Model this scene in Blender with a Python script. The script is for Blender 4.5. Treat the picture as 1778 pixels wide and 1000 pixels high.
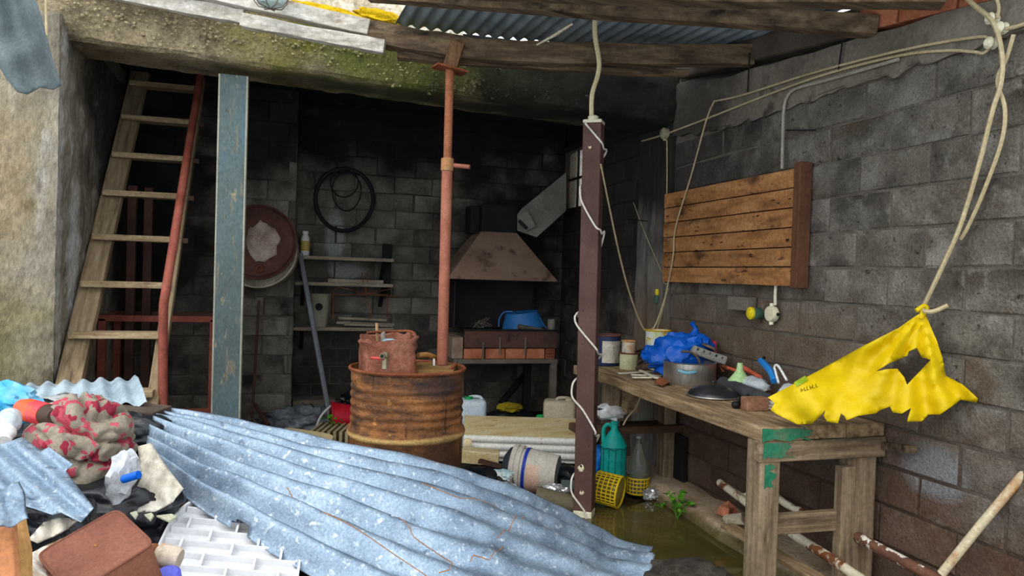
import bpy, bmesh, math, random
from math import sin, cos, pi, radians, atan, sqrt, exp, floor as ifloor
from mathutils import Vector as V, Matrix, noise
from mathutils.geometry import delaunay_2d_cdt

for o in list(bpy.data.objects): bpy.data.objects.remove(o)
S = bpy.context.scene
COL = S.collection
rnd = random.Random(7)

# ------------------------------------------------------------------ camera
FP = 1300.0
YAW, PITCH, ROLL = radians(16.5), atan(22 / FP), .03
CAM = V((0, 0, 1.35))
F0 = V((sin(YAW), cos(YAW), 0)); R0 = V((cos(YAW), -sin(YAW), 0)); Z = V((0, 0, 1))
FW = F0 * cos(PITCH) - Z * sin(PITCH); U0 = Z * cos(PITCH) + F0 * sin(PITCH)
RT = R0 * cos(ROLL) + U0 * sin(ROLL); UP = U0 * cos(ROLL) - R0 * sin(ROLL)
cd = bpy.data.cameras.new('camera'); cam = bpy.data.objects.new('camera', cd); COL.objects.link(cam)
cd.sensor_width = 36; cd.lens = FP / 1778 * 36; cd.clip_start = .05; cd.clip_end = 200
m = Matrix((RT, UP, -FW)).transposed().to_4x4(); m.translation = CAM
cam.matrix_world = m
S.camera = cam

# ------------------------------------------------------------------ light
S.view_settings.view_transform = 'Standard'; S.view_settings.look = 'None'
S.view_settings.gamma = 1; S.view_settings.use_curve_mapping = False
S.view_settings.exposure = 0.9
w = bpy.data.worlds.new('overcast_sky'); S.world = w; w.use_nodes = True
bg = w.node_tree.nodes['Background']
bg.inputs[0].default_value = (.90, .95, 1, 1); bg.inputs[1].default_value = 1.1
sd = bpy.data.lights.new('sun', 'SUN'); sd.energy = .7; sd.angle = radians(40); sd.color = (1, .96, .88)
sun = bpy.data.objects.new('sun', sd); COL.objects.link(sun)
sun.rotation_euler = V((.60, .62, -.85)).to_track_quat('-Z', 'Y').to_euler()

# ------------------------------------------------------------------ pixel -> place
def ray(px, py): return FW + RT * ((px - 889) / FP) - UP * ((py - 500) / FP)
def W(px, py, d): return CAM + ray(px, py) * d
def on(ax, px, py, v):
    d = ray(px, py); return CAM + d * ((v - CAM[ax]) / d[ax])
def X_(px, py, v): return on(0, px, py, v)
def Y_(px, py, v): return on(1, px, py, v)
def Z_(px, py, v): return on(2, px, py, v)
def dep(p): return (p - CAM).dot(FW)

# ------------------------------------------------------------------ materials
def lin(c):
    return tuple(((x / 255) / 12.92 if x / 255 <= .04045 else ((x / 255 + .055) / 1.055) ** 2.4) for x in c) + (1,)
MATS = {}
def mat(name, cols, scale=6, rough=.8, bump=.2, bscale=45, metal=0, layers=(), stretch=(1, 1, 1), vary=0, spec=.3,
        trans=0, world=False, zones=(), alpha=1, rvar=0, detail=7, ior=1.45, bumpd=.02, voro=0, grain=.22, gscale=0):
    if name in MATS: return MATS[name]
    M = bpy.data.materials.new(name); M.use_nodes = True; MATS[name] = M
    N, L = M.node_tree.nodes, M.node_tree.links
    b = N['Principled BSDF']
    tc = N.new('ShaderNodeTexCoord'); geo = N.new('ShaderNodeNewGeometry'); oi = N.new('ShaderNodeObjectInfo')
    src = geo.outputs['Position'] if world else tc.outputs['Object']
    add = N.new('ShaderNodeVectorMath'); add.operation = 'ADD'
    mul = N.new('ShaderNodeVectorMath'); mul.operation = 'SCALE'
    cb = N.new('ShaderNodeCombineXYZ')
    for i in range(3): L.new(oi.outputs['Random'], cb.inputs[i])
    L.new(cb.outputs[0], mul.inputs[0]); mul.inputs['Scale'].default_value = 0 if world else 37
    L.new(src, add.inputs[0]); L.new(mul.outputs[0], add.inputs[1])
    def mp(st):
        if tuple(st) == (1, 1, 1): return add.outputs[0]
        m = N.new('ShaderNodeVectorMath'); m.operation = 'MULTIPLY'; m.inputs[1].default_value = st
        L.new(add.outputs[0], m.inputs[0]); return m.outputs[0]
    def nz(sc, st, det=detail, ro=.6):
        n = N.new('ShaderNodeTexNoise'); n.inputs['Scale'].default_value = sc; n.inputs['Detail'].default_value = det
        n.inputs['Roughness'].default_value = ro
        L.new(mp(st), n.inputs['Vector']); return n.outputs['Fac']
    n0 = nz(scale, stretch)
    r = N.new('ShaderNodeValToRGB'); e = r.color_ramp.elements
    k = len(cols)
    for i in range(k - 2): e.new(.5)
    for i, c in enumerate(cols):
        e[i].position = .3 + .4 * i / max(1, k - 1); e[i].color = lin(c)
    L.new(n0, r.inputs[0]); col = r.outputs[0]
    def mix(fac, a, bcol):
        m = N.new('ShaderNodeMix'); m.data_type = 'RGBA'
        L.new(fac, m.inputs['Factor']); L.new(a, m.inputs['A'])
        if isinstance(bcol, tuple): m.inputs['B'].default_value = bcol
        else: L.new(bcol, m.inputs['B'])
        return m.outputs['Result']
    def mrange(v, lo, hi, to=1.0):
        m = N.new('ShaderNodeMapRange'); m.inputs[1].default_value = lo; m.inputs[2].default_value = hi
        m.inputs[4].default_value = to
        L.new(v, m.inputs[0]); return m.outputs[0]
    for (c, sc, lo, hi, st) in layers:
        col = mix(mrange(nz(sc, st), lo, hi), col, lin(c))
    for (c, cen, rad, strength) in zones:       # stains at a place on the wall, with a ragged edge
        s = N.new('ShaderNodeVectorMath'); s.operation = 'SUBTRACT'; s.inputs[1].default_value = cen
        L.new(geo.outputs['Position'], s.inputs[0])
        d = N.new('ShaderNodeVectorMath'); d.operation = 'DIVIDE'; d.inputs[1].default_value = rad
        L.new(s.outputs[0], d.inputs[0])
        ln = N.new('ShaderNodeVectorMath'); ln.operation = 'LENGTH'; L.new(d.outputs[0], ln.inputs[0])
        nn = N.new('ShaderNodeTexNoise'); nn.inputs['Scale'].default_value = 3.2; nn.inputs['Detail'].default_value = 7
        L.new(geo.outputs['Position'], nn.inputs['Vector'])
        ad = N.new('ShaderNodeMath'); ad.operation = 'MULTIPLY_ADD'; ad.inputs[1].default_value = 1.5
        L.new(nn.outputs['Fac'], ad.inputs[0]); L.new(ln.outputs['Value'], ad.inputs[2])
        mr = N.new('ShaderNodeMapRange'); mr.inputs[1].default_value = 1.95; mr.inputs[2].default_value = 1.35
        mr.inputs[4].default_value = strength
        L.new(ad.outputs[0], mr.inputs[0])
        col = mix(mr.outputs[0], col, lin(c))
    if grain:
        h = N.new('ShaderNodeHueSaturation'); L.new(col, h.inputs['Color'])
        g_ = nz(gscale or max(40, bscale * 1.6), stretch if max(stretch) < 3 else (1, 1, 1), 4, .75)
        mr = mrange(g_, .32, .68, 1 + grain); mr.node.inputs[3].default_value = 1 - grain; mr.node.clamp = True
        L.new(mr, h.inputs['Value']); col = h.outputs[0]
    if vary:
        h = N.new('ShaderNodeHueSaturation'); L.new(col, h.inputs['Color'])
        L.new(mrange(oi.outputs['Random'], 0, 1, 1 + vary), h.inputs['Value'])
        h.inputs['Value'].links[0].from_node.inputs[3].default_value = 1 - vary
        col = h.outputs[0]
    L.new(col, b.inputs['Base Color'])
    b.inputs['Metallic'].default_value = metal; b.inputs['Roughness'].default_value = rough
    b.inputs['Specular IOR Level'].default_value = spec; b.inputs['IOR'].default_value = ior
    if trans: b.inputs['Transmission Weight'].default_value = trans
    if alpha < 1: b.inputs['Alpha'].default_value = alpha
    if rvar:
        m = mrange(nz(scale * 2, stretch), .3, .7, min(1, rough + rvar)); m.node.inputs[3].default_value = max(.05, rough - rvar)
        L.new(m, b.inputs['Roughness'])
    if bump:
        bp = N.new('ShaderNodeBump'); bp.inputs['Strength'].default_value = bump; bp.inputs['Distance'].default_value = bumpd
        if voro:
            vr = N.new('ShaderNodeTexVoronoi'); vr.inputs['Scale'].default_value = voro; L.new(mp(stretch), vr.inputs['Vector'])
            L.new(vr.outputs['Distance'], bp.inputs['Height'])
        else: L.new(nz(bscale, stretch, 5, .7), bp.inputs['Height'])
        L.new(bp.outputs[0], b.inputs['Normal'])
    return M

# ------------------------------------------------------------------ mesh building
class B:
    def __init__(s): s.v = []; s.f = []
    def add(s, vs, fs):
        n = len(s.v); s.v += [V(x) for x in vs]; s.f += [tuple(i + n for i in f) for f in fs]; return s
    def box(s, c, d, R=None):
        c = V(c); h = V(d) / 2
        vs = [V((x * h.x, y * h.y, z * h.z)) for z in (-1, 1) for y in (-1, 1) for x in (-1, 1)]
        if R is not None: vs = [R @ q for q in vs]
        return s.add([c + q for q in vs], [(0, 2, 3, 1), (4, 5, 7, 6), (0, 1, 5, 4), (1, 3, 7, 5), (3, 2, 6, 7), (2, 0, 4, 6)])
    def bar(s, p, q, wd, ht, up=Z):
        p, q = V(p), V(q); d = (q - p).normalized(); sd = d.cross(V(up))
        if sd.length < 1e-4: sd = d.cross(V((0, 1, 0)))
        sd.normalize(); u = sd.cross(d)
        R = Matrix((sd, d, u)).transposed()
        return s.box((p + q) / 2, (wd, (q - p).length, ht), R)
    def beamline(s, pts, wd, ht, jit=0):
        """a timber swept along points: rectangular section, sides level"""
        n = len(s.v); pts = [V(p) for p in pts]
        for i, p in enumerate(pts):
            d = (pts[min(i + 1, len(pts) - 1)] - pts[max(i - 1, 0)]).normalized(); sd = d.cross(Z).normalized(); u = sd.cross(d)
            for a, c in ((-1, -1), (1, -1), (1, 1), (-1, 1)):
                s.v.append(p + sd * (a * wd / 2 + rnd.uniform(-jit, jit)) + u * (c * ht / 2 + rnd.uniform(-jit, jit)))
        for i in range(len(pts) - 1):
            for k in range(4):
                a, b_ = n + i * 4 + k, n + i * 4 + (k + 1) % 4
                s.f.append((a, b_, b_ + 4, a + 4))
        e = n + (len(pts) - 1) * 4
        s.f.append((n + 3, n + 2, n + 1, n)); s.f.append((e, e + 1, e + 2, e + 3)); return s
    def tube(s, pts, r, n=8, closed=False, cap=True):
        pts = [V(p) for p in pts]; k = len(pts); base = len(s.v); prev = None
        for i, p in enumerate(pts):
            a = pts[(i - 1) % k] if closed else pts[max(0, i - 1)]; c = pts[(i + 1) % k] if closed else pts[min(k - 1, i + 1)]
            d = c - a
            d = d.normalized() if d.length > 1e-7 else Z.copy()
            if prev is None:
                t = d.cross(Z if abs(d.z) < .9 else V((1, 0, 0))).normalized()
            else:
                t = prev - d * prev.dot(d)
                t = t.normalized() if t.length > 1e-6 else d.orthogonal().normalized()
            prev = t; bt = d.cross(t); rr = r[i] if isinstance(r, (list, tuple)) else r
            for j in range(n):
                an = 2 * pi * j / n; s.v.append(p + (t * cos(an) + bt * sin(an)) * rr)
        for i in range(k if closed else k - 1):
            for j in range(n):
                a = base + i * n + j; b_ = base + i * n + (j + 1) % n
                a2 = base + ((i + 1) % k) * n + j; b2 = base + ((i + 1) % k) * n + (j + 1) % n
                s.f.append((a, b_, b2, a2))
        if cap and not closed:
            s.f.append(tuple(base + j for j in reversed(range(n)))); s.f.append(tuple(base + (k - 1) * n + j for j in range(n)))
        return s
    def lathe(s, prof, c, R=None, n=28, sq=None, fn=None):
        """prof = [(r, z)]; fn(angle, r, z) may reshape a point"""
        c = V(c); base = len(s.v)
        for (r, z) in prof:
            for j in range(n):
                an = 2 * pi * j / n
                q = V((r * cos(an), r * sin(an), z))
                if sq:
                    ca, sa = cos(an), sin(an); e = 2 / sq
                    q.x = r * math.copysign(abs(ca) ** e, ca); q.y = r * math.copysign(abs(sa) ** e, sa)
                if fn: q = fn(q, an)
                s.v.append(c + (R @ q if R is not None else q))
        for i in range(len(prof) - 1):
            for j in range(n):
                a = base + i * n + j; b_ = base + i * n + (j + 1) % n
                s.f.append((a, b_, b_ + n, a + n))
        if prof[0][0] > 1e-5: s.f.append(tuple(base + j for j in reversed(range(n))))
        if prof[-1][0] > 1e-5:
            e = base + (len(prof) - 1) * n; s.f.append(tuple(e + j for j in range(n)))
        return s
    def grid(s, fn, nu, nv):
        base = len(s.v)
        for i in range(nu + 1):
            for j in range(nv + 1): s.v.append(V(fn(i / nu, j / nv)))
        for i in range(nu):
            for j in range(nv):
                a = base + i * (nv + 1) + j; s.f.append((a, a + 1, a + nv + 2, a + nv + 1))
        return s
    def blob(s, c, rad, seed=0, amp=.25, freq=2.5, sub=3, R=None, flat=None, ridge=0):
        bm = bmesh.new(); bmesh.ops.create_icosphere(bm, subdivisions=sub, radius=1)
        c = V(c); base = len(s.v); off = V((seed * 7.3, seed * 3.1, seed * 5.7))
        for q in bm.verts:
            p = q.co.copy(); d = p.normalized()
            n_ = noise.noise(d * freq + off) * amp + noise.noise(d * freq * 2.3 + off) * amp * .5
            if ridge: n_ += (abs(noise.noise(d * freq * 1.6 - off)) - .2) * ridge
            p = d * (1 + n_); p = V((p.x * rad[0], p.y * rad[1], p.z * rad[2]))
            if flat is not None and p.z < -flat: p.z = -flat
            s.v.append(c + (R @ p if R is not None else p))
        bm.verts.ensure_lookup_table()
        for f in bm.faces: s.f.append(tuple(base + q.index for q in f.verts))
        bm.free(); return s
    def prism(s, pts, thick):
        """closed 3D outline (roughly flat) pushed along a vector"""
        pts = [V(p) for p in pts]; n = len(pts); base = len(s.v); s.v += pts + [p + V(thick) for p in pts]
        s.f.append(tuple(base + i for i in range(n))); s.f.append(tuple(base + n + i for i in reversed(range(n))))
        for i in range(n):
            j = (i + 1) % n; s.f.append((base + j, base + i, base + n + i, base + n + j))
        return s
    def poly(s, outline, holes, step, fn):
        """flat 2D outline with holes, filled with triangles, each point placed by fn(x, y)"""
        def dens(o):
            r = []
            for i in range(len(o)):
                a, b_ = V(o[i]), V(o[(i + 1) % len(o)]); k = max(1, int((b_ - a).length / step))
                r += [a.lerp(b_, j / k) for j in range(k)]
            return r
        def inside(p, o):
            c = False; n = len(o)
            for i in range(n):
                a, b_ = o[i], o[(i + 1) % n]
                if (a[1] > p[1]) != (b_[1] > p[1]) and p[0] < (b_[0] - a[0]) * (p[1] - a[1]) / (b_[1] - a[1]) + a[0]: c = not c
            return c
        pts = []; edges = []
        for o in [outline] + list(holes):
            d = dens(o); n = len(pts); pts += d; edges += [(n + i, n + (i + 1) % len(d)) for i in range(len(d))]
        xs = [p[0] for p in outline]; ys = [p[1] for p in outline]
        bnd = list(pts)
        y = min(ys); k = 0
        while y < max(ys):
            x = min(xs) + (step / 2 if k % 2 else 0)
            while x < max(xs):
                p = V((x, y))
                if inside(p, outline) and not any(inside(p, h) for h in holes) and min((p - q).length for q in bnd) > step * .45: pts.append(p)
                x += step
            y += step * .87; k += 1
        vo, eo, fo, *_ = delaunay_2d_cdt([V((p[0], p[1])) for p in pts], edges, [], 0, 1e-5)
        fs = []
        for f in fo:
            c = sum((vo[i] for i in f), V((0, 0))) / len(f)
            if inside(c, outline) and not any(inside(c, h) for h in holes): fs.append(tuple(f))
        return s.add([fn(p.x, p.y) for p in vo], fs)
    def build(s, name, m, parent=None, smooth=False, bevel=0, solid=0, sub=0, origin=None, autos=None):
        lo = V([min(p[i] for p in s.v) for i in range(3)]); hi = V([max(p[i] for p in s.v) for i in range(3)])
        o = V(origin) if origin is not None else V(((lo.x + hi.x) / 2, (lo.y + hi.y) / 2, lo.z))
        me = bpy.data.meshes.new(name); me.from_pydata([p - o for p in s.v], [], s.f); me.update()
        bm = bmesh.new(); bm.from_mesh(me); bmesh.ops.recalc_face_normals(bm, faces=bm.faces); bm.to_mesh(me); bm.free()
        if smooth: me.polygons.foreach_set('use_smooth', [True] * len(me.polygons))
        for x in (m if isinstance(m, (list, tuple)) else [m]): me.materials.append(x)
        ob = bpy.data.objects.new(name, me); COL.objects.link(ob)
        WO[ob.name] = o
        if parent: ob.parent = parent; ob.location = o - WO[parent.name]
        else: ob.location = o
        if solid:
            md = ob.modifiers.new('thickness', 'SOLIDIFY'); md.thickness = solid; md.offset = 0
        if bevel:
            md = ob.modifiers.new('bevel', 'BEVEL'); md.width = bevel; md.segments = 2; md.limit_method = 'ANGLE'
        if sub:
            md = ob.modifiers.new('sub', 'SUBSURF'); md.levels = sub; md.render_levels = sub
        if smooth and not sub and (autos or 0) < 170:
            try: me.set_sharp_from_angle(angle=radians(autos or 42))
            except Exception: pass
        return ob
WO = {}
def tag(o, label, cat=None, group=None, kind=None):
    o['label'] = label
    if cat: o['category'] = cat
    if group: o['group'] = group
    if kind: o['kind'] = kind
    return o
def thing(name, loc, label, cat, group=None):
    o = bpy.data.objects.new(name, None); COL.objects.link(o); o.location = loc; o.empty_display_size = .05
    WO[o.name] = V(loc); return tag(o, label, cat, group)
def struct(o, label, cat='structure'):
    o['kind'] = 'structure'; o['label'] = label; o['category'] = cat; return o
def sempty(name, loc, label, cat):
    o = thing(name, loc, label, cat); o['kind'] = 'structure'; return o
def cat_(pts, n=6, closed=False):
    pts = [V(p) for p in pts]; k = len(pts); out = []
    for i in range(k if closed else k - 1):
        p0 = pts[(i - 1) % k] if closed or i > 0 else pts[0]; p1 = pts[i]; p2 = pts[(i + 1) % k]
        p3 = pts[(i + 2) % k] if closed or i + 2 < k else pts[-1]
        for j in range(n):
            t = j / n
            out.append(.5 * ((2 * p1) + (p2 - p0) * t + (2 * p0 - 5 * p1 + 4 * p2 - p3) * t * t + (3 * p1 - p0 - 3 * p2 + p3) * t ** 3))
    if not closed: out.append(pts[-1])
    return out
def Rz(a): return Matrix.Rotation(a, 3, 'Z')
def axes(d, up=Z):
    """rotation whose local z runs along d"""
    d = V(d).normalized(); x = V(up).cross(d)
    if x.length < 1e-4: x = V((1, 0, 0))
    x.normalize(); return Matrix((x, d.cross(x), d)).transposed()
CR = Matrix((R0, F0, Z)).transposed()       # x = to the right in view, y = away, z = up
# ------------------------------------------------------------------ shared materials
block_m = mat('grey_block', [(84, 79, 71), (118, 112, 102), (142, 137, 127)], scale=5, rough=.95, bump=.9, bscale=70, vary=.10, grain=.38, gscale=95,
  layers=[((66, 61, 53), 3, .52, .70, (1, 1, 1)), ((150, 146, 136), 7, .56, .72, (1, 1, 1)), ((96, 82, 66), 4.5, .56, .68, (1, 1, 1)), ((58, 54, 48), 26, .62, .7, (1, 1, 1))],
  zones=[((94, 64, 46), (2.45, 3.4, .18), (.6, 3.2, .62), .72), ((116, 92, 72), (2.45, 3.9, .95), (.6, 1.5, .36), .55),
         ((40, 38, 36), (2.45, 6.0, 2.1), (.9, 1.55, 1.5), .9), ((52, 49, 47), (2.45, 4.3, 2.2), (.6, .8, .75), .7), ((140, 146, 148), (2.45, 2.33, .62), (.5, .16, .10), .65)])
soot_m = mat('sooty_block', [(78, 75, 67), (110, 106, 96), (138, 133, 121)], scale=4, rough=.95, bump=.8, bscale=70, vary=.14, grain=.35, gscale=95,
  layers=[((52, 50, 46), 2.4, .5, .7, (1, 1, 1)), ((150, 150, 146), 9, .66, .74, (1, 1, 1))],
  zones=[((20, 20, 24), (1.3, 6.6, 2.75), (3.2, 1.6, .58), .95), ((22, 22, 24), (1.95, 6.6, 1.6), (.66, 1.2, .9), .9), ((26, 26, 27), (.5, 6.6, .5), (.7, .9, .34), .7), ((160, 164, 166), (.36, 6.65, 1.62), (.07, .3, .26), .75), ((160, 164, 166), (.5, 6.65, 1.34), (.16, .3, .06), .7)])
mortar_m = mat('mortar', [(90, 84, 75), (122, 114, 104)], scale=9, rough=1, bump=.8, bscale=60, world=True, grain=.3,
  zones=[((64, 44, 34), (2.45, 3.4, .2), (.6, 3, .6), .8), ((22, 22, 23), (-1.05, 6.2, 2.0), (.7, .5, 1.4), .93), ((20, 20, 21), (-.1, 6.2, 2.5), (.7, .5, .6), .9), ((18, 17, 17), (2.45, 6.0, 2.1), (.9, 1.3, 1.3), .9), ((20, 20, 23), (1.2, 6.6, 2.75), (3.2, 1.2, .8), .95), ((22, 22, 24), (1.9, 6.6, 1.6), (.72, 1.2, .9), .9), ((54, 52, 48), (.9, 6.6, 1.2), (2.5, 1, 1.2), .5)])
conc_m = mat('old_concrete', [(78, 73, 66), (116, 109, 99), (140, 133, 120)], scale=3, rough=.95, bump=.6, bscale=30, world=True,
  layers=[((60, 56, 50), 6, .56, .72, (1, 1, 1))])
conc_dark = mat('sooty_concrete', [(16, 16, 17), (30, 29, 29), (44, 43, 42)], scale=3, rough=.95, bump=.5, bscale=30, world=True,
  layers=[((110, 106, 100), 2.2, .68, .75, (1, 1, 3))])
beam_m = mat('mossy_concrete', [(108, 97, 76), (150, 136, 108), (178, 164, 134)], scale=3.2, rough=.95, bump=1, bscale=50, world=True, grain=.45, gscale=60,
  layers=[((92, 80, 60), 7, .56, .72, (1, 1, 1)), ((200, 186, 156), 16, .66, .78, (1, 1, 1))],
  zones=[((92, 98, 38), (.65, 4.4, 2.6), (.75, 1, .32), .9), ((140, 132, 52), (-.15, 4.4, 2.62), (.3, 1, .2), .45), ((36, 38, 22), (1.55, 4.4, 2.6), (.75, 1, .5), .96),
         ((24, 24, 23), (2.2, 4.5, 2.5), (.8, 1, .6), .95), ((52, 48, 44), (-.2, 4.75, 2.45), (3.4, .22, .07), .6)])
wallL_m = mat('stained_concrete', [(98, 92, 80), (136, 128, 112), (164, 156, 140)], scale=2.6, rough=.92, bump=.9, bscale=34, world=True, stretch=(1, 1, .4), grain=.32,
  layers=[((186, 186, 182), 5, .6, .75, (1, 1, .25)), ((74, 68, 58), 7, .58, .72, (1, 1, .5))],
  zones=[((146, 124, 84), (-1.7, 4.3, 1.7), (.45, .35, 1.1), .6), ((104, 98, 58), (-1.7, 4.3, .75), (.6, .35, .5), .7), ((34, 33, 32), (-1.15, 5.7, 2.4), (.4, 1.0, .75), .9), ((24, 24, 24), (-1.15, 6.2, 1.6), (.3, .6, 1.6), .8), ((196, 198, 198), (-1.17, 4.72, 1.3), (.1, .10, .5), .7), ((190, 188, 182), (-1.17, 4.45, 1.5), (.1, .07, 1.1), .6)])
ring_m = mat('ring_beam_concrete', [(92, 84, 74), (118, 110, 99), (136, 129, 118)], scale=2.5, rough=.95, bump=.6, bscale=26, world=True,
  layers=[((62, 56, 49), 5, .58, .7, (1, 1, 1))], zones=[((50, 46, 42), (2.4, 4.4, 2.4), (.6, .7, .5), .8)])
mud_m = mat('wet_mud', [(42, 34, 22), (70, 58, 38), (96, 82, 56)], scale=5, rough=.55, bump=.9, bscale=22, world=True, rvar=.3,
  layers=[((30, 26, 18), 3, .5, .65, (1, 1, 1))])
water_m = mat('murky_water', [(62, 56, 28), (76, 68, 36), (98, 82, 48)], scale=2, rough=.06, bump=.05, bscale=7, spec=.5, world=True, ior=1.33, bumpd=.01)
kerb_m = mat('kerb_concrete', [(140, 118, 94), (172, 150, 124), (192, 176, 154)], scale=4, rough=.9, bump=.6, bscale=28, world=True,
  layers=[((96, 84, 52), 5, .56, .7, (1, 1, 1))], zones=[((84, 74, 34), (2.17, 3.4, .01), (.05, 4, .06), .8)])
wood_m = mat('bench_wood', [(92, 74, 54), (142, 118, 88), (176, 152, 118)], scale=5, rough=.85, bump=.5, bscale=30, stretch=(6, .7, 6), layers=[((66, 52, 38), 4, .6, .75, (4, .6, 4))])
greyw_m = mat('weathered_wood', [(112, 102, 86), (158, 148, 128), (190, 182, 164)], scale=5, rough=.85, bump=.5, bscale=30, stretch=(7, 7, .6), layers=[((84, 68, 50), 4, .6, .75, (3, 3, .5))])
rail_m = mat('rail_wood', [(92, 76, 58), (132, 112, 88), (158, 138, 112)], scale=5, rough=.85, bump=.5, bscale=30, stretch=(.6, 7, 7), layers=[((70, 56, 42), 5, .6, .72, (.7, 3, 3))])
string_m = mat('stringer_wood', [(104, 88, 66), (142, 122, 94), (164, 146, 118)], scale=4, rough=.85, bump=.4, bscale=30, stretch=(9, .8, .8), layers=[((78, 62, 46), 4, .58, .72, (4, .6, .6))], grain=.12)
leg_m = mat('leg_wood', [(90, 75, 58), (132, 113, 90), (158, 139, 114)], scale=5, rough=.85, bump=.5, bscale=30, stretch=(7, 7, .5), layers=[((70, 56, 42), 5, .6, .72, (3, 3, .7))])
greenp_m = mat('green_paint', [(20, 92, 66), (38, 116, 86), (96, 110, 80)], scale=7, rough=.6, bump=.3)
tread_m = mat('stair_wood', [(126, 104, 76), (164, 142, 110), (186, 168, 138)], scale=5, rough=.85, bump=.4, bscale=30, stretch=(.7, 6, 6), layers=[((88, 70, 52), 6, .6, .76, (.8, 3, 3))])
board_m = mat('orange_board_wood', [(124, 82, 46), (164, 114, 68), (186, 138, 90)], scale=4, rough=.7, bump=.35, bscale=30, stretch=(5, .8, 5), vary=.12,
  layers=[((66, 44, 30), 4, .54, .7, (1.2, .8, 1.5)), ((52, 34, 25), 11, .62, .70, (3, .7, 3))], grain=.3)
tim_l = mat('bleached_timber', [(150, 142, 128), (196, 190, 178), (224, 220, 212)], scale=4, rough=.85, bump=.5, bscale=26, stretch=(.8, 6, 6), layers=[((120, 92, 62), 5, .62, .75, (.5, 3, 3))])
tim_d = mat('dark_timber', [(64, 52, 40), (106, 88, 68), (140, 120, 94)], scale=4, rough=.85, bump=.6, bscale=26, stretch=(.7, 6, 6), layers=[((34, 26, 20), 4, .56, .7, (.5, 3, 3))])
tin_m = mat('galvanised_tin', [(102, 119, 137), (132, 151, 170), (160, 178, 195)], scale=7, grain=.3, gscale=130, rough=.5, bump=.10, bscale=90, metal=.6, spec=.5, rvar=.12,
  layers=[((206, 214, 218), 46, .58, .72, (1, 1, 1)), ((88, 102, 118), 20, .62, .72, (1, 1, 1))])
tin_dull = mat('dull_tin', [(72, 82, 84), (92, 104, 106), (110, 122, 122)], scale=5, rough=.6, bump=.15, bscale=60, metal=.2, layers=[((70, 80, 84), 3, .55, .7, (1, 1, 1))])
roof_m = mat('roof_tin', [(120, 134, 142), (150, 164, 172), (172, 186, 192)], scale=4, rough=.55, bump=.15, bscale=60, metal=.15, layers=[((92, 104, 104), 2.4, .56, .7, (1, 1, 1))])
rust_m = mat('rust', [(86, 46, 28), (128, 70, 42), (152, 92, 58)], scale=6, rough=.85, bump=.45, bscale=60, layers=[((66, 36, 26), 5, .56, .7, (1, 1, 1)), ((196, 132, 64), 11, .68, .8, (1, 1, 1))])
redox_m = mat('red_oxide_pipe', [(130, 78, 60), (150, 92, 72), (166, 108, 86)], scale=7, rough=.7, bump=.25, bscale=70, layers=[((122, 70, 44), 5, .58, .72, (1, 1, .5))])
purple_m = mat('primer_steel', [(74, 52, 46), (88, 63, 57), (100, 74, 68)], scale=5, rough=.65, bump=.3, bscale=120, layers=[((54, 36, 34), 60, .6, .72, (1, 1, 1))])
redpaint_m = mat('red_frame_paint', [(112, 56, 44), (138, 72, 58), (152, 88, 72)], scale=7, rough=.65, bump=.15)
darkred_m = mat('brown_steel', [(64, 42, 36), (86, 56, 46)], scale=7, rough=.7, bump=.15)
black_m = mat('black_soot_steel', [(14, 13, 14), (26, 24, 25), (36, 33, 33)], scale=5, rough=.75, bump=.25)
rubber_m = mat('black_rubber', [(14, 14, 15), (24, 24, 25)], scale=9, rough=.6, bump=.1)
wire_m = mat('white_wire', [(206, 200, 186), (226, 220, 208)], scale=9, rough=.5, bump=0)
cable_m = mat('yellowed_cable', [(164, 148, 112), (192, 178, 142)], scale=6, rough=.55, bump=0)
plast_w = mat('white_plastic', [(214, 214, 212), (234, 234, 232)], scale=3, rough=.4, bump=.03, layers=[((150, 120, 90), 8, .72, .82, (1, 1, 1))])
redbrick_m = mat('red_brick', [(150, 84, 58), (180, 108, 78), (196, 128, 98)], scale=7, rough=.9, bump=.4, vary=.1, layers=[((96, 64, 50), 5, .6, .74, (1, 1, 1))])
bagk_m = mat('black_bag', [(20, 22, 26), (32, 35, 40)], scale=4, rough=.3, bump=.25, bscale=9, spec=.5)

# ------------------------------------------------------------------ setting: ground
g = B()
def gfn(u, v):
    x = -3.2 + 6.0 * u; y = -.4 + 5.55 * v
    return V((x, y, -.03 + .02 * noise.noise(V((x * 1.5, y * 1.5, 0))) + .03 * noise.noise(V((x * .6, y * .6, 4)))))
g.grid(gfn, 60, 56)
struct(g.build('floor', mud_m, smooth=True), 'muddy wet earth floor of the shed', 'floor')
b = B(); b.box((.62, 5.95, -.06), (4.0, 1.7, .28))
struct(b.build('trim_1', mat('dark_floor', [(34, 32, 30), (54, 50, 46)], scale=4, rough=.8, bump=.5), bevel=.02), 'dark raised concrete floor under the sooty back part', 'floor step')
b = B()
b.poly([(.9, 2.3), (1.6, 2.2), (2.19, 2.3), (2.19, 4.12), (1.95, 4.02), (1.75, 4.2), (1.2, 4.3), (.9, 3.8), (.75, 3.0)], [], .12, lambda x, y: V((x, y, .004)))
tag(b.build('puddle', water_m, smooth=True), 'murky green-brown puddle between the tin sheet and the kerb', 'puddle', kind='stuff')
b = B()
def kf(u, v):
    y = .6 + 4.3 * u
    prof = [(2.17, -.05), (2.175, .02), (2.20, .06), (2.24, .075), (2.32, .075), (2.45, .072)]
    t = v * 5; i = min(4, int(t)); a, c = prof[i], prof[i + 1]; f = t - i
    n_ = noise.noise(V((y * 5, v * 4, 1))) * .014
    return V((a[0] + (c[0] - a[0]) * f + n_, y, a[1] + (c[1] - a[1]) * f + n_ * .7))
b.grid(kf, 80, 15)
struct(b.build('baseboard_right', kerb_m, smooth=True), 'rough concrete kerb along the foot of the block wall', 'kerb')
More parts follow.
